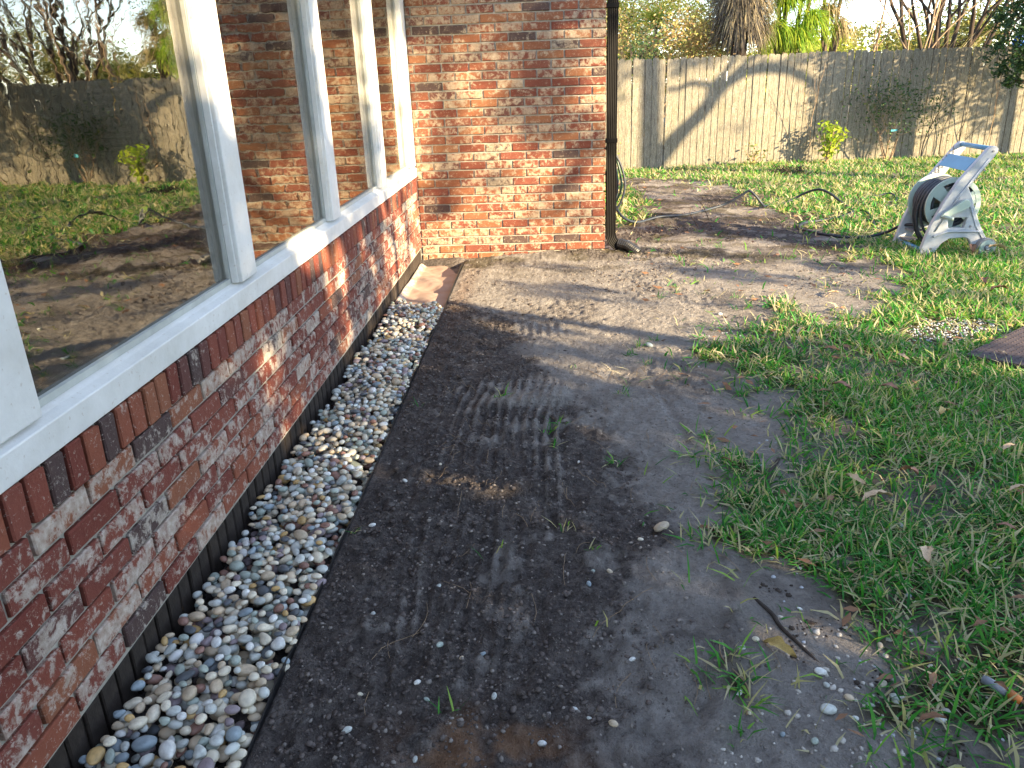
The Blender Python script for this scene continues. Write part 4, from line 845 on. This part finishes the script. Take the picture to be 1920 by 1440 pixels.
def fronds(P0, dirs, L, w, droop, seed, seg=5):
    r = np.random.default_rng(seed); n = len(P0); L = L*r.uniform(.7, 1.2, n); p = P0.copy(); d = dirs/np.linalg.norm(dirs, axis=1)[:, None]; V = []; q = np.cross(d, np.array([0, 0, 1.])+r.normal(0, .4, (n, 3))); q /= np.linalg.norm(q, axis=1)[:, None]+1e-9
    for i in range(seg+1):
        ww = w*(1-(i/seg)**2*.9)*.5; V.append(p-q*ww); V.append(p+q*ww); d = d+np.array([0, 0, -droop/seg]); d /= np.linalg.norm(d, axis=1)[:, None]; p = p+d*(L/seg)[:, None]
    V = np.stack(V, 1); m = 2*(seg+1); base = (np.arange(n)*m)[:, None]; F = np.concatenate([base+np.array([2*i, 2*i+1, 2*i+3, 2*i+2]) for i in range(seg)]); C = np.repeat(r.random(n), m)[:, None]*np.ones((1, 3)); return V.reshape(-1, 3), F, C

# shrub with bright leaves by the fence
def leafy_shrub(name, base, label, n, H, W_, lsize, mat, seed, npl, tint=None):
    rs = random.Random(seed); root = tag(empty(name, base), label, 'shrub' if npl > 2 else 'plant'); inv = Matrix.Translation(-Vector(base)); mb = MB(); Ps = []; D = []
    for k in range(npl):
        a = rs.uniform(0, 6.28); sp = W_*rs.uniform(.3, 1); h = H*rs.uniform(.6, 1); P = smooth_path([base, (base[0]+math.cos(a)*sp*.4, base[1]+math.sin(a)*sp*.3, base[2]+h*.5), (base[0]+math.cos(a)*sp, base[1]+math.sin(a)*sp*.5, base[2]+h)], 5)
        mb.add(*tube(P, [.008*(1-i/len(P)*.7) for i in range(len(P))], 5))
        for _ in range(n//npl): p = P[rs.randint(3, len(P)-1)]; Ps.append((p.x+rs.gauss(0, .045), p.y+rs.gauss(0, .04), p.z+rs.gauss(0, .035)))
    mb.build('stem', M['stem_tan'], root).matrix_parent_inverse = inv
    V, F, C = leafcards(np.array(Ps), lsize, seed, .5, tint=tint); o = np_mesh('foliage', V, F, M[mat], root, False, C); o.matrix_parent_inverse = inv
leafy_shrub('shrub', (5.22, 6.15, 0), 'yellow green leafy shrub in sun against the fence', 330, .62, .30, .075, 'leaf_bright', 3, 9, .75)
leafy_shrub('small_plant', (4.1, 6.05, 0), 'small dark leaved plant low at the fence foot, left of the bright shrub', 60, .32, .30, .06, 'leaf_olive', 5, 6)
leafy_shrub('small_plant', (1.98, 5.6, 0), 'tiny green sprout at the fence beside the downspout', 22, .50, .14, .05, 'leaf_bright', 6, 2, .7)
tree('sapling', (6.2, 6.35, 0), 'thin many stemmed dark leaved sapling before the fence, with a cyan tag', 'sapling', 6, .43, .013, 3, 'leaf_dark', 1500, .045, 12, spread=.5, lean=.45, bark='stem_tan', up=.18, jitter=.17, tint=.75, start=.25)
tg = MB().add(*box(6.08, 6.17, 6.05, 6.055, .44, .465)).build('plant_tag', simple('cyan_plastic', (.08, .42, .50), .5)); tag(tg, 'small cyan ribbon tag on the sapling stem', 'tag')
for i, (x, h, ly) in enumerate(((6.75, 1.0, 6.45), (7.05, .9, 6.5), (7.3, 1.15, 6.5), (5.0, 1.3, 6.3), (7.7, 1.2, 6.55))):
    tree('bare_stem', (x, ly, 0), ['leafless thin stem at the fence, nearest the sapling', 'leafless thin stem at the fence behind the reel handle', 'forked leafless stem at the fence right of the reel', 'pale thin vine stem climbing the fence behind the bright shrub', 'pale thin leaning stem beneath the dark evergreen'][i], 'stem', 1, h*.55, .009, 2, None, 0, 0, 40+i, spread=.3, lean=.4, bark='stem_tan' if i > 2 else 'twig', up=.3)

# dark evergreen at the right, in front of the fence
blob_crown('evergreen_tree', (8.05, 5.6, 0), 'dark evergreen tree overhanging the fence at the right edge', 'tree', [(7.35, 5.3, 1.45, .40, .4, .30), (7.25, 5.35, 1.85, .35, .4, .25), (7.5, 5.4, 2.25, .6, .6, .35), (8.1, 5.6, 3.0, 1.0, 1.0, .7), (7.3, 5.4, 1.15, .24, .3, .16), (7.6, 5.2, 1.75, .35, .3, .3), (7.9, 5.3, 1.6, .6, .6, .6), (8.6, 5.7, 2.4, 1.0, .9, .9)], 'leaf_dark', 30000, .06, 31, .12, asp=.4, shell=.3)
# behind the fence
tree('crepe_myrtle', (9.0, 10.9, 0), 'many stemmed dark trunked tree rising behind the fence at right', 'tree', 13, 2.3, .062, 4, 'leaf_olive', 8000, .06, 52, spread=.35, lean=.42, bark='bark_dark', up=.2, jitter=.5, start=1.8)
tree('thin_tree', (7.4, 9.5, 0), 'thin pale stemmed tree with sparse leaves behind the fence, left of the dark trunks', 'tree', 5, 1.7, .03, 4, 'leaf_olive', 3000, .06, 53, spread=.45, lean=.4, bark='stem_tan', up=.15, jitter=.22, start=1.2)
tree('thin_tree', (10.6, 10.2, 0), 'thin sparse tree behind the fence, right of the dark trunks', 'tree', 4, 2.0, .035, 4, 'leaf_olive', 2600, .06, 57, spread=.45, lean=.45, bark='bark', up=.15, jitter=.25, start=1.5)
# palm with dead skirt
palm = tag(empty('palm_tree', (4.56, 9.5, 0)), 'palm with a shaggy skirt of dead grey fronds behind the fence', 'palm'); pinv = Matrix.Translation(-palm.location)
MB().add(*tube([(4.56, 9.5, -.05), (4.58, 9.5, 1.6), (4.54, 9.5, 3.6)], [.16, .14, .15], 12)).build('trunk', M['bark_dark'], palm, True).matrix_parent_inverse = pinv
r = np.random.default_rng(4); n = 5200; a = r.uniform(0, 6.28, n); z = r.uniform(2.05, 3.9, n); rad = .13+.15*r.random(n)
P0 = np.stack([4.56+np.cos(a)*rad, 9.5+np.sin(a)*rad, z], -1); D = np.stack([np.cos(a), np.sin(a), r.uniform(-.9, .9, n)], -1)
V, F, C = fronds(P0, D, .62, .018, 1.9, 8); o = np_mesh('dead_fronds', V, F, M['frond_dead'], palm, False, C); o.matrix_parent_inverse = pinv
n = 1500; a = r.uniform(0, 6.28, n); P0 = np.stack([4.56+np.cos(a)*.1, 9.5+np.sin(a)*.1, r.uniform(3.6, 4.1, n)], -1); D = np.stack([np.cos(a), np.sin(a), r.uniform(.1, 1.5, n)], -1)
V, F, C = fronds(P0, D, 1.3, .03, 1.4, 9); o = np_mesh('green_fronds', V, F, M['leaf_bright'], palm, False, C); o.matrix_parent_inverse = pinv
def fountain(name, base, label, clumps, mat, n, L, w, seed, droop=2.0, group=None):
    root = tag(empty(name, base), label, 'plant', group); inv = Matrix.Translation(-Vector(base)); r = np.random.default_rng(seed); P0 = []; D = []
    for c in clumps:
        a = r.uniform(0, 6.28, n); P0.append(np.stack([c[0]+r.normal(0, .05, n), c[1]+r.normal(0, .05, n), c[2]+r.normal(0, .07, n)], -1)); D.append(np.stack([np.cos(a), np.sin(a), r.uniform(.2, 1.6, n)], -1))
    V, F, C = fronds(np.concatenate(P0), np.concatenate(D), L, w, droop, seed); o = np_mesh('leaf_blades', V, F, M[mat], root, False, C); o.matrix_parent_inverse = inv
    mb = MB(); 
    for c in clumps: mb.add(*tube([base, ((base[0]+c[0])/2, (base[1]+c[1])/2, c[2]*.6), c[:3]], [.05, .04, .03], 6))
    mb.build('stem', M['bark'], root, True).matrix_parent_inverse = inv
fountain('drooping_palm', (5.6, 10.2, 0), 'bright yellow green drooping plant right of the dead palm skirt, behind the fence', [(5.35, 10.1, 2.05), (5.55, 10.2, 2.55), (5.9, 10.3, 2.75), (6.0, 10.1, 2.2), (5.7, 10.0, 1.95), (6.15, 10.4, 3.0), (5.4, 10.3, 3.1)], 'leaf_bright', 330, .62, .020, 61, 2.4)
fountain('drooping_palm', (6.5, 10.6, 0), 'faded yellowish drooping plant between the green one and the sky gap', [(6.45, 10.5, 2.35), (6.7, 10.6, 2.7), (6.4, 10.7, 2.9), (6.7, 10.5, 2.1)], 'reed', 200, .5, .02, 62, 2.4)
fountain('fan_palm', (3.15, 10.3, 0), 'small fan palm with pale fronds behind the fence, left of the orange shrub', [(3.15, 10.2, 2.3)], 'leaf_yel', 160, .5, .02, 63, .9)
fountain('reed_clump', (7.9, 9.4, 0), 'clump of pale dry reeds behind the fence before the dark trunks', [(7.6, 9.4, .4), (7.8, 9.4, .4), (8.0, 9.5, .4)], 'reed', 60, 1.9, .022, 64, .35)
tree('orange_shrub', (3.55, 9.9, 0), 'orange brown twiggy shrub behind the fence, left of the palm', 'shrub', 7, .85, .022, 4, 'leaf_orange', 8000, .055, 71, spread=.42, lean=.42, bark='stem_tan', up=.18, jitter=.14, start=1.0)
tree('orange_shrub', (3.15, 11.0, 0), 'orange brown twiggy shrub behind the fence, above the pale wire', 'shrub', 7, 1.05, .022, 4, 'leaf_orange', 6000, .055, 73, spread=.42, lean=.42, bark='stem_tan', up=.1, jitter=.22, start=1.0)
tree('holly_shrub', (2.75, 8.8, 0), 'dark green upright shrub just above the fence near the downspout', 'shrub', 4, .8, .018, 3, 'leaf_dark', 900, .06, 74, spread=.3, lean=.35, up=.25, jitter=.12, start=.9, tint=.75)
blob_crown('yellow_tree', (2.5, 12.5, 0), 'yellow green feathery tree right beside the downspout, far behind the fence', 'tree', [(2.4, 12.4, 2.4, .8, .8, .9), (3.0, 12.6, 3.1, 1.0, .8, .9), (3.7, 13, 2.6, 1.2, .8, .9)], 'leaf_yel', 15000, .08, 75, asp=.25, droop=.6)
blob_crown('yellow_tree', (6.2, 14.5, 0), 'pale yellow tree behind the drooping plants', 'tree', [(5.6, 14.2, 2.0, 1.2, .8, .7), (7.3, 14.8, 1.7, 1.4, .8, .6), (4.6, 14, 3.0, .9, .8, .9)], 'leaf_yel', 9000, .08, 76, asp=.4)
blob_crown('olive_tree', (10.0, 16.5, 0), 'low olive tree far behind the dark trunks', 'tree', [(9.2, 16, 1.8, 1.5, .9, .6), (11.2, 16.5, 2.0, 1.6, .9, .8), (12.8, 16, 2.4, 1.5, .9, .9)], 'leaf_olive', 10000, .10, 77, asp=.45, tint=.7)
rs = random.Random(5)
for i, (x, y, h, mt) in enumerate([(-1.5, 26, 5, 'leaf_yel'), (3.5, 27, 4.2, 'leaf_olive'), (8.5, 27, 2.6, 'leaf_yel'), (13, 28, 2.4, 'leaf_olive'), (18, 28, 3.0, 'leaf_olive'), (23, 27, 4.2, 'leaf_dark'), (28, 24, 5.0, 'leaf_olive'), (6.2, 31, 3.0, 'leaf_olive'), (15.5, 33, 2.8, 'leaf_yel'), (-6, 24, 5, 'leaf_olive')]):
    bl_ = [(x+rs.uniform(-2, 2), y+rs.uniform(-.6, .6), h*rs.uniform(.4, .75), 1.9, 1.2, h*.35) for _ in range(4)]
    blob_crown('distant_tree', (x, y, 0), ['pale tree', 'olive tree', 'yellowish tree', 'dull green tree', 'grey green tree', 'dark tree', 'tall olive tree', 'low green tree', 'low yellow tree', 'rounded olive tree'][i]+' of the far tree line, '+['behind the left fence end', 'behind the palm', 'behind the drooping plants', 'behind the dark trunks', 'right of the dark trunks', 'behind the evergreen', 'at the far right', 'behind the pale yellow tree', 'behind the low olive tree', 'hidden by the wing'][i], 'tree', bl_, mt, 3600, .2, 200+i, .15, 'trees of the far tree line', .5)
# neighbour shed
sh = tag(empty('garden_shed', (2.2, 14, 0)), 'pale pinkish shed roof peeping over the fence beside the downspout', 'shed'); shi = Matrix.Translation(-sh.location)
MB().add(*box(.9, 2.9, 13.4, 15.4, 0, 1.95)).build('wall', M['stucco'], sh).matrix_parent_inverse = shi
MB().add(*prism([(.7, 1.951), (3.1, 1.951), (1.9, 2.55)], 13.2, 15.6)).build('roof', simple('pink_roof', (.42, .33, .29), .9), sh).matrix_parent_inverse = shi
MB().add(*box(2.35, 2.75, 13.37, 13.395, 1.1, 1.85)).build('shed_door', M['blind'], sh).matrix_parent_inverse = shi
# blue tarp
o = MB().add(*[*tube(smooth_path([(9.0, 8.6, 1.55), (9.2, 8.7, 1.72), (9.6, 8.75, 1.76), (9.9, 8.8, 1.60)], 4), [.02, .06, .09, .10, .09, .10, .11, .09, .08, .07, .05, .04, .02], 7)]).build('blue_tarp', M['tarp'], None, False); tag(o, 'bright blue tarp over something behind the fence, seen mirrored in the nearest pane', 'tarp')
MB().add(*box(9.0, 9.9, 8.5, 9.1, 0, 1.5)).build('tarp_load', M['rail'], None)
bpy.data.objects['tarp_load'].name = 'wood_stack'; tag(bpy.data.objects['wood_stack'], 'stack under the blue tarp, hidden behind the fence', 'wood stack')

# ------------------------------------------------------------------ trees towards the sun (they cast the shade of the picture)
HV = np.array([math.sin(SUN_A), -math.cos(SUN_A)]); LV2 = np.array([math.cos(SUN_A), math.sin(SUN_A)]); TE = math.tan(SUN_E)
def to_shade(x, y, z):     # ground coordinates across the sun direction: L sideways, h height of the ray at the origin line
    q = x*HV[0]+y*HV[1]; return x*LV2[0]+y*LV2[1], z-q*TE
def at_q(L_, h, q): return (q*HV[0]+L_*LV2[0], q*HV[1]+L_*LV2[1], h+q*TE)
def screen_tree(name, label, q, blobs, base_L, mat, lsize, seed, density, limbs=(), trunk_r=.12, gaps=(), depth=1.2, trunk_top=3.5):
    """an unseen shade-casting tree at distance q: leaf clumps given by where their shade falls (L, h, rL, rh, weight)"""
    r = np.random.default_rng(seed); Ps = []
    b0 = at_q(base_L, -q*TE, q); root = tag(empty(name, b0), label, 'tree'); inv = Matrix.Translation(-Vector(b0)); mb = MB()
    for (L_, h, rl, rh, wgt) in blobs:
        n = int(density*wgt*rl*rh/(lsize*lsize)); nc = max(5, n//14); a = r.uniform(0, 6.283, nc); rad = np.sqrt(r.random(nc)); cl = L_+np.cos(a)*rad*rl; ch = h+np.sin(a)*rad*rh
        k = r.integers(0, nc, n); pl = cl[k]+r.normal(0, min(rl, rh)*.13+.03, n); ph = ch[k]+r.normal(0, min(rl, rh)*.13+.03, n)
        ok = np.ones(n, bool)
        for gL, gh, ga, gb in gaps: ok &= ((pl-gL)/ga)**2+((ph-gh)/gb)**2 > 1
        pl, ph = pl[ok], ph[ok]; qq = q+r.uniform(-depth, depth, len(pl)); x = qq*HV[0]+pl*LV2[0]; y = qq*HV[1]+pl*LV2[1]; Ps.append(np.stack([x, y, ph+qq*TE], -1))
    if Ps:
        P = np.concatenate(Ps); P = P[P[:, 2] > .05]; V, F, C = leafcards(P, lsize, seed, .6); o = np_mesh('crown', V, F, M[mat], root, False, C); o.matrix_parent_inverse = inv
    mb.add(*tube([at_q(base_L, -q*TE-.05, q), at_q(base_L+.02, trunk_top*.4-q*TE, q), at_q(base_L-.02, trunk_top-q*TE, q)], [trunk_r*1.2, trunk_r, trunk_r*.6], 10))
    for pts, r0, r1 in limbs:
        P = smooth_path([at_q(L_, h, q) for L_, h in pts], 6); mb.add(*tube(P, [r0+(r1-r0)*i/(len(P)-1) for i in range(len(P))], 7))
    mb.build('trunk', M['bark_dark'], root, True).matrix_parent_inverse = inv; return root
# unseen dense trees added to shade the foreground, gaps cut for sun patches
gapsA = [(*to_shade(0, -2.95, .70), .20, .13), (*to_shade(0, -2.5, .50), .10, .16), (*to_shade(0, -3.65, 1.5), .14, .30), (*to_shade(0, -2.4, 1.4), .12, .3)]
def belt(L0, L1, h0, h1, st, rr): return [(a+.12*math.sin(b*5), b, rr, rr, 1) for a in np.arange(L0, L1, -st) for b in np.arange(h0, h1, st)]
screen_tree('shade_tree', 'unseen dense tree added right of the camera to shade the foreground, nearest the house', 11.5, belt(-1.62, -3.6, -3.2, 3.3, .62, .55)+belt(-.62, -1.5, -3.4, -1.0, .5, .45), -2.4, 'leaf_dark', .16, 301, 34, gaps=gapsA, trunk_r=.25)
screen_tree('shade_tree', 'unseen dense tree added behind the camera to shade the foreground', 13, belt(-3.7, -6.4, -3.8, 3.3, .7, .62), -4.6, 'leaf_dark', .2, 302, 34, trunk_r=.3)
nh = tag(empty('shade_house', (6, -16, 0)), 'unseen pale sided house added behind the camera to shade the foreground', 'house'); nhi = Matrix.Translation(-nh.location)  # out-of-view house added to block the low sun from the foreground
c0 = [at_q(L_, 0, q)[:2] for L_, q in ((-14, 15), (-4.2, 15), (-4.2, 23), (-14, 23))]
V = [(x, y, 0) for x, y in c0]+[(x, y, 6.4) for x, y in c0]; MB().add(V, [(0, 3, 2, 1), (4, 5, 6, 7), (0, 1, 5, 4), (1, 2, 6, 5), (2, 3, 7, 6), (3, 0, 4, 7)]).build('wall', M['stucco'], nh).matrix_parent_inverse = nhi
r0 = [at_q(-14.4, 0, 19)[:2], at_q(-3.8, 0, 19)[:2]]; c1 = [at_q(L_, 0, q)[:2] for L_, q in ((-14.4, 14.6), (-3.8, 14.6), (-3.8, 23.4), (-14.4, 23.4))]
V = [(x, y, 6.41) for x, y in c1]+[(x, y, 8.6) for x, y in r0]; MB().add(V, [(0, 1, 5, 4), (2, 3, 4, 5), (1, 2, 5), (3, 0, 4), (3, 2, 1, 0)]).build('roof', M['roof'], nh).matrix_parent_inverse = nhi
S = to_shade
def P3(x, y, z): return S(x, y, z)
def FPT(px, z): y = 6.02+(px-.4)*.0992; return S(px, y, z)
# trunk and arching limb whose shadow lies on the fence
tl_ = FPT(2.57, .5)[0]
screen_tree('spreading_tree', 'bare limbed spreading tree in the next yard, right of view', 8.5, [(*FPT(2.2, 1.5), .15, .2, .5), (*FPT(3.2, 1.5), .25, .12, .5), (*FPT(4.6, 1.5), .5, .10, .6), (*FPT(3.9, .55), .14, .12, .3), (*FPT(5.6, .9), .33, .75, .75), (*FPT(6.05, .5), .25, .5, .7), (*FPT(5.2, 1.55), .4, .22, .5), (*FPT(3.9, 1.62), .35, .12, .5), (*FPT(3.05, 1.42), .25, .15, .35), (*FPT(2.15, 1.2), .08, .22, .4)], tl_, 'leaf_dark', .06, 303, 30,
    limbs=[([FPT(2.62, .05), FPT(2.95, .42), FPT(3.35, .78), FPT(3.62, 1.12), FPT(4.0, 1.33), FPT(4.4, 1.36), FPT(4.8, 1.26), FPT(5.2, 1.0)], .11, .05), ([FPT(2.75, .02), FPT(3.05, .40), FPT(3.4, .80)], .035, .045), ([FPT(3.45, .92), FPT(3.5, 1.15), FPT(3.72, 1.4), FPT(3.85, 1.7)], .05, .03), ([FPT(3.5, 1.15), FPT(3.2, 1.2), FPT(2.95, 1.12), FPT(2.8, 1.14)], .045, .03), ([FPT(4.5, 1.34), FPT(4.62, 1.55), FPT(4.7, 1.8)], .02, .012), ([FPT(3.7, 1.2), FPT(4.1, 1.55), FPT(4.5, 1.75)], .045, .02)], trunk_r=.12, depth=.6, trunk_top=6.5)
screen_tree('leafy_tree', 'small leafed tree in the next yard beyond the reel, right of view', 7.0, [(*FPT(6.75, 1.45), .3, .1, .5), (*FPT(7.3, 1.35), .35, .2, .7), (*FPT(7.9, .6), .2, .4, .8), (*FPT(7.0, .62), .4, .16, .6), (*FPT(7.1, 1.15), .28, .28, .55), (*FPT(7.5, .85), .33, .30, .6), (*FPT(6.8, .80), .25, .22, .5), (*FPT(7.9, 1.2), .3, .4, .8), (*FPT(6.55, .2), .12, .3, .5)], FPT(8.1, 1)[0], 'leaf_dark', .05, 304, 26, trunk_r=.07, depth=.5, limbs=[([FPT(7.9, .6), FPT(7.4, .5), FPT(6.9, .32), FPT(6.5, .3)], .02, .01)])
# light canopy: dapples on the wing wall and streaks on ground and lawn
wl = [(*P3(.2, 0, 1.84), .45, .13, 1), (*P3(1.2, 0, 1.80), .30, .10, 1), (*P3(.85, 0, 1.62), .14, .10, .9), (*P3(.28, 0, .9), .09, .35, .9), (*P3(.98, 0, 1.2), .12, .16, .9), (*P3(.35, 0, 2.0), .55, .17, 1), (*P3(1.0, 0, 2.02), .5, .14, 1), (*P3(.1, 0, 1.72), .16, .10, .8), (*P3(.55, 0, 1.80), .25, .07, .6), (*P3(1.25, 0, 1.60), .20, .09, .8), (*P3(.95, 0, 1.36), .16, .09, .7),
      (*P3(1.02, 0, 1.02), .10, .16, .7), (*P3(.32, 0, 1.52), .12, .08, .8), (*P3(.66, 0, 1.05), .09, .10, .6), (*P3(1.32, 0, .9), .10, .14, .6), (*P3(.62, 0, .62), .10, .06, .5), (*P3(.12, 0, .40), .10, .07, .7), (*P3(1.1, 0, .35), .12, .06, .5),
      (*P3(.70, 0, 1.45), .08, .06, .5), (*P3(.05, 0, 1.2), .07, .14, .5), (*P3(.02, -.9, .9), .08, .3, .6), (*P3(0, -.55, .25), .07, .25, .5), (*P3(0, -1.55, 1.6), .14, .5, .8), (*P3(0, -.3, 1.1), .05, .2, .5)]
rs = random.Random(41)
for _ in range(34): wl.append((*P3(rs.uniform(.0, 1.5), 0, .15+1.7*rs.random()**.75), rs.uniform(.04, .10), rs.uniform(.03, .07), .8))
for _ in range(16): wl.append((*P3(0, rs.uniform(-1.4, -.1), rs.uniform(.05, .9)), rs.uniform(.03, .07), rs.uniform(.03, .09), .7))
screen_tree('dappling_tree', 'light crowned tree beyond the lawn, right of view, nearest the sunlit wall', 10.0, wl, -.9, 'leaf_dark', .05, 305, 42, trunk_r=.07, depth=.5, limbs=[([P3(.2, 0, .35), P3(.22, 0, .7), P3(.27, 0, 1.1), P3(.24, 0, 1.5), P3(.3, 0, 2.2)], .05, .06), ([P3(.85, 0, .9), P3(.9, 0, 1.15), P3(1.0, 0, 1.5), P3(1.12, 0, 2.1)], .035, .06), ([P3(.24, 0, 1.45), P3(.5, 0, 1.5), P3(.8, 0, 1.75)], .03, .02), ([P3(0, -.62, .1), P3(0, -.58, .6)], .03, .03)])
gl_ = []; rs = random.Random(77)
for x, y, rl, rh, w_ in [(1.1, -.45, .10, .12, .8), (2.2, -.75, .12, .15, .8), (1.6, .25, .10, .2, .9), (2.2, .9, .16, .3, .9), (2.9, .4, .16, .25, .9), (2.5, 1.6, .2, .3, .7), (2.4, 3.0, .25, .3, .8), (3.6, 3.9, .22, .12, .8), (5.0, 4.4, .2, .4, .8), (3.4, 4.2, .14, .3, .7), (3.5, -.9, .13, .6, .95), (4.0, -.2, .34, .40, .9), (4.05, -.35, .2, .25, .9), (3.9, .4, .14, .45, .85), (6.5, 5.2, .3, .4, .8), (4.6, 2.6, .12, .3, .5), (5.6, 3.3, .15, .5, .7), (3.0, -1.2, .15, .5, .9), (1.0, -1.1, .10, .25, .8), (1.8, -1.4, .1, .3, .8), (4.3, .9, .12, .3, .6)]:
    L_, h = S(x, y, 0); gl_.append((L_, h, rl, rh, w_))
screen_tree('dappling_tree', 'light crowned tree beyond the lawn, right of view, farthest from the house', 9.0, gl_, 4.2, 'leaf_dark', .06, 306, 24, trunk_r=.05, depth=.5)
print('done')
